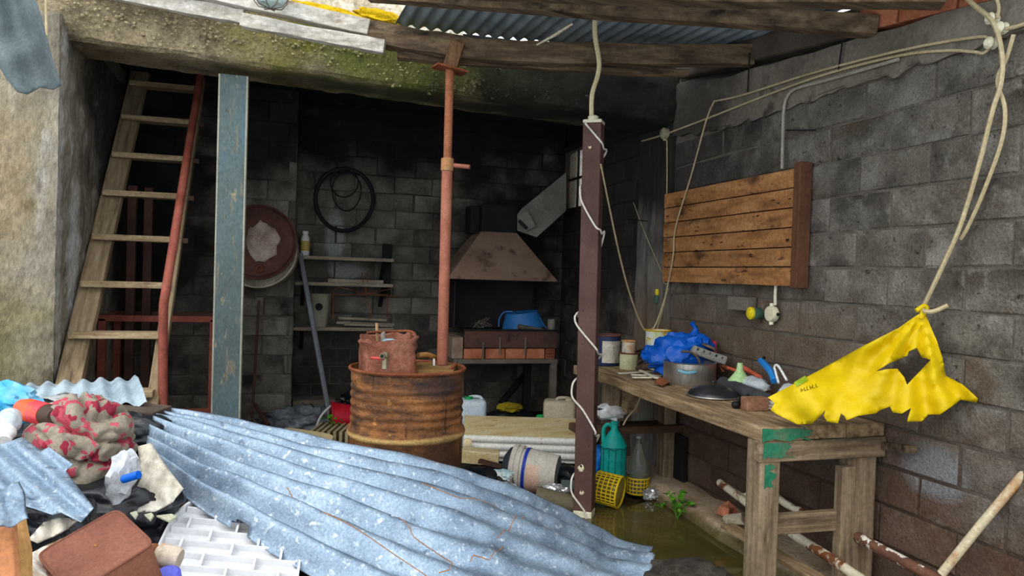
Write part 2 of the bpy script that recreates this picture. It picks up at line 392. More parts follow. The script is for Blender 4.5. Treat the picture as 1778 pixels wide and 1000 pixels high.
b = B()
b.blob(W(1195, 1003, 2.85), (.16, .13, .06), 3, .35, 3, 3)
tag(b.build('mud_mound', mat('dark_mud', [(34, 31, 26), (62, 56, 48), (84, 78, 70)], scale=26, rough=.9, bump=.9, bscale=60), smooth=True), 'small dark gravelly mud mound at the puddle edge', 'mound', kind='stuff')

# ------------------------------------------------------------------ setting: block walls
def block_mesh(name, l, d, h, seed, m):
    r = random.Random(seed); bm = bmesh.new(); bmesh.ops.create_cube(bm, size=1)
    for q in bm.verts: q.co = V((q.co.x * l, q.co.y * d, q.co.z * h))
    ed = [e for e in bm.edges if all(v_.co.y < 0 for v_ in e.verts)]
    bmesh.ops.bevel(bm, geom=ed, offset=.006, segments=1, affect='EDGES')
    for q in bm.verts:
        q.co += V((r.uniform(-1, 1) * .004, r.uniform(-1, 1) * .003, r.uniform(-1, 1) * .004))
    me = bpy.data.meshes.new(name); bm.to_mesh(me); bm.free(); me.materials.append(m); return me
def block_wall(parent, org, u, wd, z0, z1, bl, bh, m, skip=lambda s, e, z, t: False, seed=0, depth=.06, clip=None):
    """org = point on the wall face line, u = direction along the wall, inward face normal = u x up rotated to the room"""
    r = random.Random(seed); u = V(u)
    full = [block_mesh('block', bl - .012, depth, bh - .012, seed * 10 + i, m) for i in range(5)]
    ang = math.atan2(u.y, u.x)
    row = 0; z = z0
    while z < z1 - .03:
        h = min(bh, z1 - z); s = -(bl / 2 if row % 2 else 0) - r.uniform(0, .03)
        while s < wd - .02:
            a, e = max(0, s), min(wd, s + bl)
            if e - a > .05 and not skip(a, e, z, z + h):
                o = bpy.data.objects.new('block', r.choice(full)); COL.objects.link(o)
                p = V(org) + u * ((a + e) / 2); p.z = z + h / 2
                n_ = V((u.y, -u.x, 0))
                p += n_ * (-depth / 2 + r.uniform(-.003, .003))
                o.location = p - WO[parent.name]; o.parent = parent
                o.rotation_euler = (r.uniform(-.006, .006), r.uniform(-.006, .006), ang + r.uniform(-.006, .006))
                o.scale = ((e - a - r.uniform(.004, .016)) / (bl - .012), 1, (h - r.uniform(.004, .014)) / (bh - .012))
            s += bl
        z += bh; row += 1
XW = 2.45
# right wall: local u runs from the back towards the camera so that the face looks at -x
wr = sempty('wall_right', (XW + .1, 3.9, 0), 'grey concrete block wall on the right', 'wall')
b = B()
b.box((XW + .1065, 2.56, 1.16), (.2, 3.92, 2.42)).box((XW + .1065, 6.36, 2.65), (.2, .6, .2)).box((XW + .1065, 5.85, .98), (.2, 1.7, 1.98)).box((XW + .1065, 5.55, 2.35), (.2, 1.1, .78)).box((XW + .1065, 6.68, 2.35), (.2, .1, .78)).box((XW + .11, 4.76, 1.375), (.2, .52, 2.8))
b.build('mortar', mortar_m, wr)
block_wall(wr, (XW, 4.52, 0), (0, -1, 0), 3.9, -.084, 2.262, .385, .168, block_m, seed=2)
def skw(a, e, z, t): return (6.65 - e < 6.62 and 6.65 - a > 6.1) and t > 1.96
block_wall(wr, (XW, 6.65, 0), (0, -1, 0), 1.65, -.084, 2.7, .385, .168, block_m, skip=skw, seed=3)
b = B()
b.grid(lambda u, v: V((XW - .012 + .008 * noise.noise(V((u * 4, v * 20, 2))), 4.52 + .48 * u, 2.75 * v)), 12, 60)
b.build('column', mat('column_concrete', [(84, 80, 74), (124, 120, 113), (150, 147, 141)], scale=4, rough=.92, bump=.5, bscale=26, world=True, stretch=(2, 2, .3),
   layers=[((44, 42, 41), 4, .5, .66, (2, 2, .3)), ((190, 190, 188), 9, .68, .78, (2, 2, .25))],
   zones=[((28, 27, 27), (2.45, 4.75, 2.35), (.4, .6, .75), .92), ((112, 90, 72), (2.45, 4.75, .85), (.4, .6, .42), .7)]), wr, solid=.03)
b = B()
def rb(u, v):
    y = .6 + 3.94 * u; prof = [(2.50, 2.262), (2.435, 2.255), (2.428, 2.28), (2.43, 2.38), (2.437, 2.42), (2.6, 2.43)]
    t = v * 5; i = min(4, int(t)); f = t - i; a, c = prof[i], prof[i + 1]
    n_ = .016 * noise.noise(V((y * 4, v * 6, 9))) + (.03 * noise.noise(V((y * 11, 3, 9))) if v < .3 else 0)
    zz = a[1] + (c[1] - a[1]) * f + n_
    zz += .045 * (1 if y > 3.9 else 0) * (y - 3.9) / .6 + max(0, (v - .4) / .6) * (.065 + .125 * (max(y, 1.6) - 2.78))
    return V((a[0] + (c[0] - a[0]) * f + n_ * .5, y, zz))
b.grid(rb, 200, 20)
b.build('ring_beam', ring_m, wr, smooth=True)
b = B(); b.bar((2.55, 2.86, 2.555), (2.55, 4.55, 2.766), .22, .13); b.build('wall_plate', mat('infill', [(70, 62, 54), (98, 88, 76)], scale=5, rough=.95, bump=.6), wr, bevel=.02)
for y0, y1 in ((1.42, 1.7), (1.715, 2.0), (2.015, 2.30), (2.315, 2.60), (2.615, 2.84)):
    rz_ = lambda y: 2.545 + .125 * (y - 2.78); b = B(); b.bar((2.53, y0, rz_(y0)), (2.53, y1, rz_(y1)), .18, .11); b.build('brick', redbrick_m, wr, bevel=.006)
# back walls
wb = sempty('wall_back', (1.2, 6.7, 0), 'soot-blackened block wall at the back of the recess', 'wall')
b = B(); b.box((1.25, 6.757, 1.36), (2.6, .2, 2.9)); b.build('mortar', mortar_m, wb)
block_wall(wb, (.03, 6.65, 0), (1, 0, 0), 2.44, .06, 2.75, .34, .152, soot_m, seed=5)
wp = sempty('wall_pier', (-.6, 6.3, 0), 'soot-darkened block pier wall between the stair and the shelves', 'wall')
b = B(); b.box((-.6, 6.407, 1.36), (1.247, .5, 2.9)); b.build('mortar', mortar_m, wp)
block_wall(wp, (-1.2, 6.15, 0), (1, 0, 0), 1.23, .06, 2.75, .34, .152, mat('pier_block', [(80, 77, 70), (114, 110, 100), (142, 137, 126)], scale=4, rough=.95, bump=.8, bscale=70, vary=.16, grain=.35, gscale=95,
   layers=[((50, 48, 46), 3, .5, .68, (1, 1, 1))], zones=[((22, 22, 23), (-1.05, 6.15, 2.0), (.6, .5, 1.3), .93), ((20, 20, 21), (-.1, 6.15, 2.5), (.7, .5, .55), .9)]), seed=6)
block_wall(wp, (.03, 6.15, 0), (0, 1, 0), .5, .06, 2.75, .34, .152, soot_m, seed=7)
# left wall: thick concrete end with its weathered front
wl = sempty('wall_left', (-1.9, 5.4, 0), 'stained concrete wall end on the left', 'wall')
b = B()
def lw(u, v):
    t = u * 3.9; z = 2.62 * v
    if t < 1.45: p = V((-2.6 + t, 4.36, z)); n_ = V((0, -1, 0))
    elif t < 1.55:
        a = (t - 1.45) / .1 * pi / 2; p = V((-1.19 + .0 + .04 * sin(a) - .02, 4.40 - .04 * cos(a), z)); n_ = V((sin(a), -cos(a), 0))
    else: p = V((-1.17, 4.40 + (t - 1.55), z)); n_ = V((1, 0, 0))
    q = p * 3
    return p + n_ * (.02 * noise.noise(q) + .012 * noise.noise(q * 3.1) + .006 * noise.noise(q * 9) + .003 * noise.noise(q * 22))
b.grid(lw, 260, 180)
b.build('render_coat', wallL_m, wl, smooth=True)
b = B(); b.box((-1.95, 5.55, 1.3), (1.5, 2.2, 2.6)); b.box((-1.95, 5.8, 2.68), (1.5, 1.7, .26)); b.build('core', conc_m, wl)
# main concrete beam: rough stony front face
def bz(x): return 2.484 - .041 * x
b = B()
def bf(u, v):
    x = -2.9 + 5.42 * u; prof = [(4.97, .015), (4.53, 0), (4.50, .02), (4.49, .33), (4.53, .36), (4.97, .36)]
    t = v * 5; i = min(4, int(t)); f = t - i; a, c = prof[i], prof[i + 1]
    y = a[0] + (c[0] - a[0]) * f; zz = a[1] + (c[1] - a[1]) * f
    q = V((x * 4, y * 4, zz * 6)); n_ = .020 * noise.noise(q) + .010 * noise.noise(q * 3) + .006 * noise.noise(q * 8)
    if 1.0 < t < 4: n_ += .012 * (1 if zz > .16 + .03 * noise.noise(V((x * 2, 0, 0))) else 0)
    return V((x, y + n_ * (1 if 1 < t < 4 else .3), bz(x) + zz + n_ * .6))
b.grid(bf, 330, 40)
bm_ = struct(b.build('trim_2', beam_m, smooth=True), 'mossy rough concrete beam across the opening', 'beam')
b = B()
for i in range(900):
    x = rnd.uniform(-1.2, 2.3); k = noise.noise(V((x * 1.2, 5, 0)))
    zz = bz(x) + (rnd.gauss(.17 + .06 * k, .05) if rnd.random() < .75 else rnd.uniform(.03, .3))
    if x > .5: zz = bz(x) + rnd.choice((rnd.gauss(.06, .03), rnd.gauss(.2, .05)))
    if x > 1.1 and rnd.random() < .55 + (x - 1.1) * .5: continue
    s_ = rnd.uniform(.004, .011)
    b.blob((x, 4.478 + rnd.uniform(-.004, .01), zz), (s_ * 1.2, s_, s_), i, .3, 1.5, 1)
b.build('pebbles', mat('pebbles', [(112, 100, 76), (150, 136, 106), (184, 172, 142)], scale=60, rough=.9, bump=.3, world=True,
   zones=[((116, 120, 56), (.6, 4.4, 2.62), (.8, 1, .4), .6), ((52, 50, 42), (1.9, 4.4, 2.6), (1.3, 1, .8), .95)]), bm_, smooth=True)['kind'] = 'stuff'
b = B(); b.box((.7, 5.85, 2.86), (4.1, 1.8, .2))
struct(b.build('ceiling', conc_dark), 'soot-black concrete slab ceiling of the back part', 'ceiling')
# rubble parapet with lichen above the beam
b = B()
def pf(u, v):
    x = -3.4 + 4.4 * u; a = v * 3
    y, zz = ((4.60, 2.80 + a * .5) if a < 1 else (4.60 + (a - 1) * .45, 3.30) if a < 2 else (5.05, 3.3 - (a - 2) * .5))
    q = V((x * 5, y * 5, zz * 5)); n_ = .05 * noise.noise(q) + .03 * noise.noise(q * 2.7) + .02 * noise.noise(q * 6)
    return V((x, y - n_, zz - .07 * x + n_))
b.grid(pf, 200, 45)
pp = struct(b.build('trim_3', mat('pale_rubble', [(168, 156, 128), (214, 204, 182), (238, 232, 218)], scale=14, rough=.95, bump=.8, bscale=30, world=True, layers=[((140, 112, 60), 4, .56, .68, (1, 1, 1))]), smooth=True), 'pale rubble upstand in daylight above the beam', 'parapet')
for (x0, y0, l) in ((566, 22, .24), (662, 30, .15)):
    b = B(); b.blob(Y_(x0, y0, 4.52), (l, .05, .04), int(x0), .35, 3, 3, R=Matrix.Rotation(-.09, 3, 'Y').transposed())
    b.build('lichen', mat('yellow_lichen', [(196, 158, 10), (226, 190, 20)], scale=20, rough=.95, bump=.8), pp, smooth=True)
# window in the right wall
wn = sempty('window_1', (XW, 6.36, 1.97), 'small pale dirty window high in the back right corner', 'window')
fm = mat('dark_frame', [(34, 28, 24), (54, 44, 38)], scale=6, rough=.8, bump=.3)
b = B(); Yc, Zc = 6.36, 2.24
for y in (6.10, 6.62): b.box((XW + .03, y, Zc), (.09, .05, .58))
for z in (1.955, 2.525): b.box((XW + .03, Yc, z), (.09, .57, .05))
b.build('frame', fm, wn, bevel=.004)
b = B(); b.box((XW + .03, Yc, 2.25), (.02, .5, .02)).box((XW + .03, 6.36, Zc), (.02, .02, .54)); b.build('glazing_bar', fm, wn)
for i, (y, z) in enumerate(((6.235, 2.115), (6.485, 2.115), (6.235, 2.385), (6.485, 2.385))):
    b = B(); b.box((XW + .035, y, z), (.006, .235, .25))
    b.build('pane', mat('dirty_glass', [(206, 204, 186), (236, 234, 222), (214, 186, 132)], scale=7, rough=.25, bump=.1, stretch=(1, 5, .6), trans=.9, spec=.3, grain=.1), wn)

# ------------------------------------------------------------------ roof: timbers and tin
def timber(label, pts, wd, ht, m, jit=.004, nn=5):
    b = B(); b.beamline(cat_(pts, nn), wd, ht, jit)
    return tag(b.build('roof_timber', m, bevel=.004), label, 'timber', 'roof timbers')
timber('bleached grey roof timber above the beam, upper of the two at the left', [W(190, -47, 3.92), W(400, -3, 3.95), W(642, 49, 3.97)], .07, .080, tim_l)
timber('bleached grey timber running out of view at the top left', [W(120, -30, 3.98), W(300, 7, 3.98), W(424, 31, 3.98)], .05, .075, tim_l)
timber('bleached knotty timber overlapping the left end of the long dark one', [W(421, 36, 3.9), W(560, 63, 3.9), W(668, 82, 3.92)], .06, .066, tim_l)
timber('long dark split roof timber resting on the red prop', [W(640, 58, 4.0), W(760, 78, 4.0), W(840, 90, 4.02), W(1000, 95, 4.1), W(1305, 97, 4.22)], .09, .115, tim_d, .006)
timber('thin dark timber below the long split one', [W(690, 96, 4.06), W(900, 112, 4.12), W(1192, 128, 4.3)], .06, .045, tim_d, .006)
timber('dark brown roof timber nearest but one to the camera', [W(640, -14, 3.78), W(1000, 12, 3.5), W(1300, 31, 3.38), W(1520, 47, 3.3)], .08, .085, tim_d, .003)
timber('dark roof timber cut by the top edge of the photo', [W(820, -22, 3.2), W(1200, -10, 3.05), W(1640, -8, 2.8)], .09, .08, tim_d, .003)
def zr(x, y): return 2.70 + .05 * (y - 3.3) + .0 * x
def tinroof(label, x0, x1, y0, y1, dz, skew=0):
    b = B(); n = int((x1 - x0) / .076) * 8
    def f(u, v):
        x = x0 + (x1 - x0) * u; y = y0 + (y1 - y0) * v
        x += skew * v * (1 - u)
        return V((x, y, zr(x, y) + dz + .011 * sin(2 * pi * x / .076) + .004 * noise.noise(V((x * 3, y * 2, 0)))))
    b.grid(f, n, 14)
    return tag(b.build('roof_sheet', roof_m, smooth=True, solid=.0012, autos=80), label, 'roof sheet', 'corrugated roof sheets')
tinroof('corrugated roof sheet at the open left edge of the roof', .58, 1.22, 2.6, 4.30, .0, -.05)
tinroof('corrugated roof sheet over the middle timbers', 1.19, 1.85, 2.5, 4.32, .012)
tinroof('corrugated roof sheet next to the right wall', 1.82, 2.6, 2.55, 4.34, .024)
tinroof('corrugated roof sheet at the top edge of the photo, lapped over the others', 1.2, 2.6, 1.7, 2.7, .04)
b = B(); b.tube([W(932, 78, 4.0), W(965, 60, 3.85), W(993, 42, 3.62)], [.004, .009, .006], 6)
tag(b.build('wood_splinter', mat('pale_splinter', [(200, 190, 160), (226, 218, 196)], scale=9, rough=.8, bump=.2)), 'pale wood splinter hanging below the roof tin', 'splinter')
# ------------------------------------------------------------------ workbench
bt = .77
wk = thing('workbench', (2.13, 3.6, 0), 'long weathered wooden workbench with green-painted end against the right wall', 'workbench')
xs = [1.82, 2.03, 2.24, 2.44]
for i in range(3):
    b = B(); y1 = 4.66 + .02 * i
    b.beamline([V(((xs[i] + xs[i + 1]) / 2, y, bt - .03 + .004 * sin(y * 5 + i))) for y in (2.575 + .006 * i, 3.1, 3.6, 4.1, y1)], xs[i + 1] - xs[i] - .006, .058, .003)
    b.build('plank', wood_m, wk, bevel=.006)
def ragged(x0, x1, z0, z1, y, seed):
    r_ = random.Random(seed); o_ = [(x0, z0), (x0, z1)]
    o_ += [(x0 + (x1 - x0) * k / 9, z1 - r_.uniform(0, .006)) for k in range(1, 9)]
    o_ += [(x1 + r_.uniform(-.05, .02), z1 + (z0 - z1) * k / 7) for k in range(0, 8)]
    o_ += [(x0 + (x1 - x0) * k / 9, z0 + r_.uniform(0, .012)) for k in range(8, 0, -1)]
    return B().poly(o_, [], .015, lambda a, c: V((a, y, c)))
ragged(1.824, 2.06, bt - .057, bt - .003, 2.571, 1).build('painted_end', greenp_m, wk, solid=.003)
b = B(); b.box((2.13, 2.60, .67), (.62, .045, .085)); b.build('top_rail', rail_m, wk, bevel=.006)
ragged(1.835, 1.98, .64, .708, 2.576, 4).build('paint_patch', greenp_m, wk, solid=.003)
ragged(1.85, 1.9, .52, .62, 2.584, 6).build('paint_patch', greenp_m, wk, solid=.003)
b = B(); b.box((1.878, 2.635, .355), (.095, .10, .71)); b.build('leg', leg_m, wk, bevel=.008)
b = B(); b.box((2.35, 2.64, .355), (.12, .09, .71)); b.build('leg', leg_m, wk, bevel=.008)
b = B(); b.box((2.268, 2.615, .3), (.07, .05, .58)); b.build('brace_board', leg_m, wk, bevel=.006)
b = B(); b.box((2.09, 2.635, .355), (.34, .035, .085)); b.build('stretcher', rail_m, wk, bevel=.005)
b = B(); b.box((1.98, 4.38, .36), (.085, .12, .7)); b.build('leg', leg_m, wk, bevel=.008)
b = B(); b.box((2.38, 4.38, .36), (.085, .1, .7)); b.build('leg', leg_m, wk, bevel=.008)
b = B(); b.box((2.1, 4.38, .395), (.74, .19, .045)); b.build('lower_shelf', mat('dark_shelf_wood', [(66, 48, 36), (98, 74, 54)], scale=6, rough=.85, bump=.4, stretch=(.7, 5, 5)), wk, bevel=.006)
b = B(); b.box((2.07, 4.30, .61), (.09, .09, .2)); b.build('corner_block', wood_m, wk, bevel=.008)
b = B(); b.bar(X_(1520, 772, 2.43), X_(1598, 780, 2.43) + V((-.03, 0, 0)), .025, .03); b.build('end_batten', tim_d, wk)

# ------------------------------------------------------------------ things on the bench
def bz_(px, py): return Z_(px, py, bt)
def bp(px, x, h=0):
    p = X_(px, 660, x); p.z = bt + h; return p
def can(name, label, c, r, h, m, lid=None, label_m=None, lab_ang=0, n=28, cat='can'):
    t = thing(name, c, label, cat)
    b = B(); b.lathe([(r * .97, 0), (r, .004), (r, h * .97), (r * 1.02, h * .975), (r * 1.02, h), (r * .95, h), (r * .94, h * .96), (0, h * .95)], c, n=n)
    bo = b.build('body', m, t, smooth=True)
    if label_m:
        b = B()
        def f(u, v):
            a = lab_ang + (u - .5) * 1.7; return V(c) + V((cos(a) * r * 1.012, sin(a) * r * 1.012, h * (.1 + .72 * v)))
        b.grid(f, 12, 4); b.build('paper_label', label_m, bo, smooth=True)
    if lid:
        b = B(); b.tube([V(c) + V((cos(a) * r * 1.02, sin(a) * r * 1.02, h)) for a in [i * pi / 12 for i in range(24)]], .005, 6, closed=True)
        b.build('rim', lid, bo, smooth=True)
    return t
navy = mat('navy_tin', [(34, 44, 74), (44, 56, 90)], scale=8, rough=.5, bump=.1, layers=[((96, 70, 58), 10, .66, .76, (1, 1, 1))])
papr = mat('dirty_paper', [(150, 142, 124), (196, 190, 172), (210, 204, 188)], scale=12, rough=.9, bump=.1, layers=[((96, 86, 74), 26, .62, .7, (1, 1, 2))])
fa = math.atan2(-1, -.35)
can('paint_can', 'dark blue paint can with a torn cream label behind the steel post', bz_(1054, 633), .085, .20, navy, rust_m, papr, fa + .35)
c0 = bz_(1091, 641)
can('tin_can', 'pale yellow can with rusty stripe standing on the bench', c0, .058, .105, mat('yellowish_tin', [(176, 172, 132), (206, 204, 168)], scale=12, rough=.6, bump=.1, layers=[((120, 84, 56), 8, .62, .7, (1, 1, .3))]), rust_m)
can('tin_can', 'small orange-lidded can stacked on the pale yellow can', c0 + V((-.004, 0, .106)), .042, .075, mat('mixed_label_tin', [(196, 150, 110), (204, 196, 176), (90, 96, 120)], scale=16, rough=.6, bump=.1), mat('orange_lid', [(196, 140, 84), (214, 162, 104)], scale=9, rough=.6, bump=.1))
can('plastic_pail', 'white and yellow pail behind the blue bag', bp(1140, 2.31), .08, .25, mat('pail_print', [(206, 214, 214), (222, 226, 224), (196, 204, 110)], scale=9, rough=.5, bump=.03, layers=[((214, 176, 20), 7, .58, .62, (1, 1, 3))]), mat('yellow_rim', [(206, 164, 10), (228, 186, 20)], scale=9, rough=.5, bump=0), cat='pail')
# blue bag
bluem = mat('blue_plastic', [(2, 70, 160), (4, 84, 182), (10, 98, 202)], scale=4, rough=.35, bump=.5, bscale=12, spec=.35, grain=.05)
p = bp(1183, 2.22, .14); t = thing('plastic_bag', (p.x, p.y, bt), 'crumpled bright blue plastic bag on the bench', 'bag')
b = B(); b.blob(p, (.185, .13, .135), 11, .2, 2.0, 4, R=CR @ Matrix.Rotation(-.3, 3, 'Y'), ridge=.35)
b.blob(p + R0 * -.17 + V((0, 0, -.0)), (.07, .06, .06), 4, .3, 2, 3, ridge=.4)
b.build('bag_body', bluem, t, smooth=True, autos=38)
b = B(); b.tube([p + R0 * .07 + Z * .12, p + R0 * .075 + Z * .16, p + R0 * .06 + Z * .18, p + R0 * .05 + Z * .195], [.035, .014, .012, .02], 8); b.build('knot', bluem, t, smooth=True)
# steel pot
st = mat('brushed_steel', [(150, 146, 136), (178, 174, 166)], scale=5, rough=.35, bump=.06, metal=.85, stretch=(1, 1, .2), layers=[((120, 104, 80), 7, .62, .75, (1, 1, .4))])
p = bz_(1206, 672); r = 92 / 2 * dep(p) / FP; p = p + F0 * r * .9; t = thing('cooking_pot', p, 'open stainless steel cooking pot with a pale blue handle', 'pot')
h = .125
b = B(); b.lathe([(0, .003), (r * .97, 0), (r, .012), (r, h - .004), (r * 1.03, h), (r * 1.0, h + .002), (r * .97, h - .004), (r * .965, .015), (0, .012)], p, n=40); b.build('pot_body', st, t, smooth=True)
hd = mat('pale_blue_bakelite', [(96, 152, 172), (130, 178, 194)], scale=9, rough=.5, bump=.05)
d = (-F0 * .95 - R0 * .3).normalized(); sd = d.cross(Z)
b = B(); b.tube(cat_([p + d * r + sd * -.045 + Z * .085, p + d * (r + .02) + sd * -.03 + Z * .085, p + d * (r + .028) + Z * .08, p + d * (r + .02) + sd * .03 + Z * .085, p + d * r + sd * .045 + Z * .085], 4), .009, 8); b.build('handle', hd, t, smooth=True)
# black pan lid lying on the bench
enam = mat('black_enamel', [(26, 28, 31), (40, 42, 46)], scale=5, rough=.35, bump=.05, spec=.5)
p = bz_(1238, 688); r = .128; t = thing('pot_lid', p, 'domed black pot lid with a knob lying in front of the steel pot', 'pot lid')
b = B(); b.lathe([(r * 1.0, .004), (r * .99, .012), (r * .85, .034), (r * .55, .05), (r * .2, .056), (0, .057)], p, n=40); b.build('dome', enam, t, smooth=True)
b = B(); b.tube([p + V((cos(a), sin(a), 0)) * r * 1.01 + Z * .006 for a in [i * pi / 20 for i in range(40)]], .004, 6, closed=True); b.build('steel_rim', st, t, smooth=True)
b = B(); b.lathe([(.006, 0), (.006, .012), (.014, .016), (.014, .026), (0, .03)], p + Z * .056, n=14); b.build('knob', enam, t, smooth=True)
# black-handled tool and foam tube
t = thing('hand_tool', bp(1280, 1.97), 'black-handled tool with a round end lying beside the pot lid', 'tool')
q = bp(1279, 1.97, .018)
b = B(); b.tube([bp(1306, 2.2, .03), bp(1294, 2.08, .026), q], [.010, .012, .014], 10); b.build('handle', rubber_m, t, smooth=True)
b = B(); b.blob(q, (.021, .021, .017), 2, .1, 1, 2); b.build('handle_end', rubber_m, t, smooth=True)
b = B(); b.tube([bp(1256, 2.27, .032), bp(1340, 2.13, .032)], .033, 16)
tag(b.build('foam_tube', mat('charcoal_foam', [(52, 54, 58), (70, 72, 76)], scale=9, rough=.85, bump=.2), smooth=True), 'charcoal foam tube lying on the bench behind the pot lid', 'tube')
# green funnel
p = bp(1284, 2.28, .06); b = B(); b.lathe([(.06, 0), (.058, .004), (.026, .045), (.018, .058), (.014, .095), (.010, .095), (.014, .05), (.05, .003)], p, n=24)
tag(b.build('funnel', mat('mint_plastic', [(150, 186, 124), (172, 204, 146)], scale=5, rough=.45, bump=.03), smooth=True), 'mint green funnel turned upside down on the bench', 'funnel')
def rod(name, label, cat, pts, r, m, parts=(), n=8):
    t = thing(name, pts[0], label, cat); b = B(); b.tube(pts, r, n); b.build('shaft', m, t, smooth=True)
    for (nm, pp, rr, mm) in parts:
        b = B(); b.tube(pp, rr, n); b.build(nm, mm, t, smooth=True)
    return t
orh = mat('orange_handle', [(190, 84, 58), (212, 106, 78)], scale=7, rough=.5, bump=.05)
rod('pliers', 'pliers with salmon-orange handles behind the funnel', 'pliers', [X_(1264, 639, 2.36), X_(1252, 634, 2.36), X_(1256, 646, 2.36)], [.012, .012, .008], rust_m, [('handle', [X_(1262, 638, 2.36), X_(1292, 648, 2.36)], .009, orh)])
rod('screwdriver', 'orange-red tool handle leaning on clutter beside the wall', 'tool', [X_(1285, 635, 2.40), X_(1320, 655, 2.36)], [.013, .011], orh)
rod('trowel', 'blue-handled hand tool standing against the wall', 'tool', cat_([X_(1344, 662, 2.3), X_(1338, 645, 2.33), X_(1321, 626, 2.36)], 4), .017, mat('blue_handle', [(28, 112, 186), (48, 136, 208)], scale=5, rough=.45, bump=.03), [('tip', [X_(1321, 626, 2.36), X_(1328, 620, 2.37)], .008, black_m)])
b = B(); b.tube(cat_([X_(1352, 665, 2.3), X_(1347, 647, 2.32), X_(1345, 637, 2.32), X_(1351, 635, 2.32), X_(1366, 660, 2.3)], 4), .006, 8)
tag(b.build('plastic_clip', plast_w, smooth=True), 'white plastic clip beside the blue-handled tool', 'clip')
clr = mat('clear_plastic', [(190, 200, 206), (214, 222, 226)], scale=4, rough=.25, bump=.5, bscale=12, alpha=.75, spec=.5)
b = B(); b.blob(bp(1376, 2.3, .05), (.07, .05, .05), 21, .3, 3, 3, ridge=.4)
tag(b.build('plastic_wrap', clr, smooth=True, autos=180), 'crumpled clear plastic wrap beside the yellow bag', 'wrap')
b = B(); b.blob(bp(1305, 2.32, .05), (.06, .13, .04), 22, .3, 3, 3, ridge=.4)
tag(b.build('plastic_wrap', clr, smooth=True, autos=180), 'flattened clear plastic bag under the funnel', 'wrap')
p = bz_(1310, 712) + Z * .03
b = B(); b.box(p, (.11, .06, .06), CR @ Rz(.25)); tag(b.build('wood_block', mat('reddish_wood', [(110, 74, 54), (150, 110, 84)], scale=6, rough=.8, bump=.3, stretch=(.7, 5, 5)), bevel=.004), 'small wood block on the bench beside the yellow bag', 'block')
b = B()
p = bz_(1352, 712)
for i in range(3): b.box(p + Z * (.008 + .013 * i) + F0 * .05, (.13 - .01 * i, .12, .012), CR @ Rz(.1 * i))
tag(b.build('paper_stack', papr, bevel=.003), 'small stack of pale papers under the corner of the yellow bag', 'papers')
# iron scrap
for i, (px, py, l, a, lab) in enumerate(((1115, 632, .11, .3, 'rusty iron bracket left of the steel pot'), (1135, 636, .14, -.35, 'rusty iron bar lying across the scrap heap'), (1143, 626, .07, .9, 'rusty angle plate standing up in the scrap'), (1106, 628, .06, 1.2, 'rusty pipe bend at the edge of the scrap'), (1152, 634, .06, .1, 'rusty hinge leaning on the pot'))):
    p = bp(px, 2.17, .03 + .022 * (i % 3)); R = CR @ Rz(a)
    b = B(); b.box(p, (l, .035, .03), R @ Matrix.Rotation(.25 * (i - 2), 3, 'Y')).box(p + R @ V((l * .3, 0, .02)), (.03, .04, .06), R).tube([p + R @ V((-l * .4, -.01, .02)), p + R @ V((l * .2, .015, .035))], .009, 8)
    tag(b.build('iron_scrap', mat('brown_iron', [(58, 42, 36), (92, 68, 58), (112, 88, 76)], scale=12, rough=.85, bump=.4), bevel=.004), lab, 'scrap iron', 'rusty iron scrap on the bench')
cream = mat('cream_strip', [(206, 198, 170), (228, 222, 200)], scale=7, rough=.7, bump=.08)
for i, (x0, y0, x1, y1) in enumerate(((1075, 650, 1145, 646), (1096, 654, 1148, 655), (1098, 660, 1146, 660), (1112, 649, 1140, 663), (1118, 645, 1152, 652))):
    b = B(); b.bar(bz_(x0, y0) + Z * (.006 + .005 * i), bz_(x1, y1) + Z * (.006 + .005 * i), .022, .007)
    tag(b.build('plastic_strip', cream, bevel=.001), ['long cream strip at the bench edge pointing at the post', 'cream strip in the middle of the strip pile', 'cream strip nearest the bench edge', 'cream strip lying crosswise on the others', 'cream strip touching the iron scrap'][i], 'strip', 'cream plastic strips on the bench')
b = B(); b.blob(bp(1118, 2.3, .06), (.08, .05, .05), 31, .25, 2, 3); tag(b.build('dark_cloth', rubber_m, smooth=True), 'small black rag behind the iron scrap', 'rag')
b = B(); b.blob(bz_(1158, 655) + F0 * .01 + Z * .018, (.022, .02, .03), 5, .3, 2, 2); tag(b.build('sponge', mat('ochre_foam', [(196, 142, 60), (214, 166, 84)], scale=20, rough=.95, bump=.5), smooth=True), 'ochre foam scrap beside the steel pot', 'foam')
b = B(); b.prism([bz_(1135, 668) + Z * .012, bz_(1146, 664) + Z * .03, bz_(1162, 668) + Z * .012, bz_(1150, 672) + Z * .004], V((0, 0, .004))); tag(b.build('tin_scrap', rust_m), 'bent rusty tin scrap at the bench edge', 'scrap')
p = X_(1230, 622, 2.29); t = thing('sander', (p.x, p.y, bt), 'grey metal tool body lying behind the steel pot', 'tool')
b = B(); b.box(p + Z * .02, (.2, .07, .05), CR @ Matrix.Rotation(.3, 3, 'Y')); b.build('tool_body', mat('cast_alloy', [(120, 116, 108), (150, 146, 138)], scale=9, rough=.6, bump=.3), t, bevel=.008)
b = B()
for k in range(5): b.box(p + R0 * (-.07 + .035 * k) + Z * (.052 - .011 * k), (.012, .07, .015), CR @ Matrix.Rotation(.3, 3, 'Y'))
b.build('fins', black_m, t)
b = B(); b.lathe([(.055, 0), (.05, .012), (0, .018)], p + Z * .055 + R0 * .01, CR @ Matrix.Rotation(.4, 3, 'Y'), n=20); b.build('disc', tim_d, t, smooth=True)
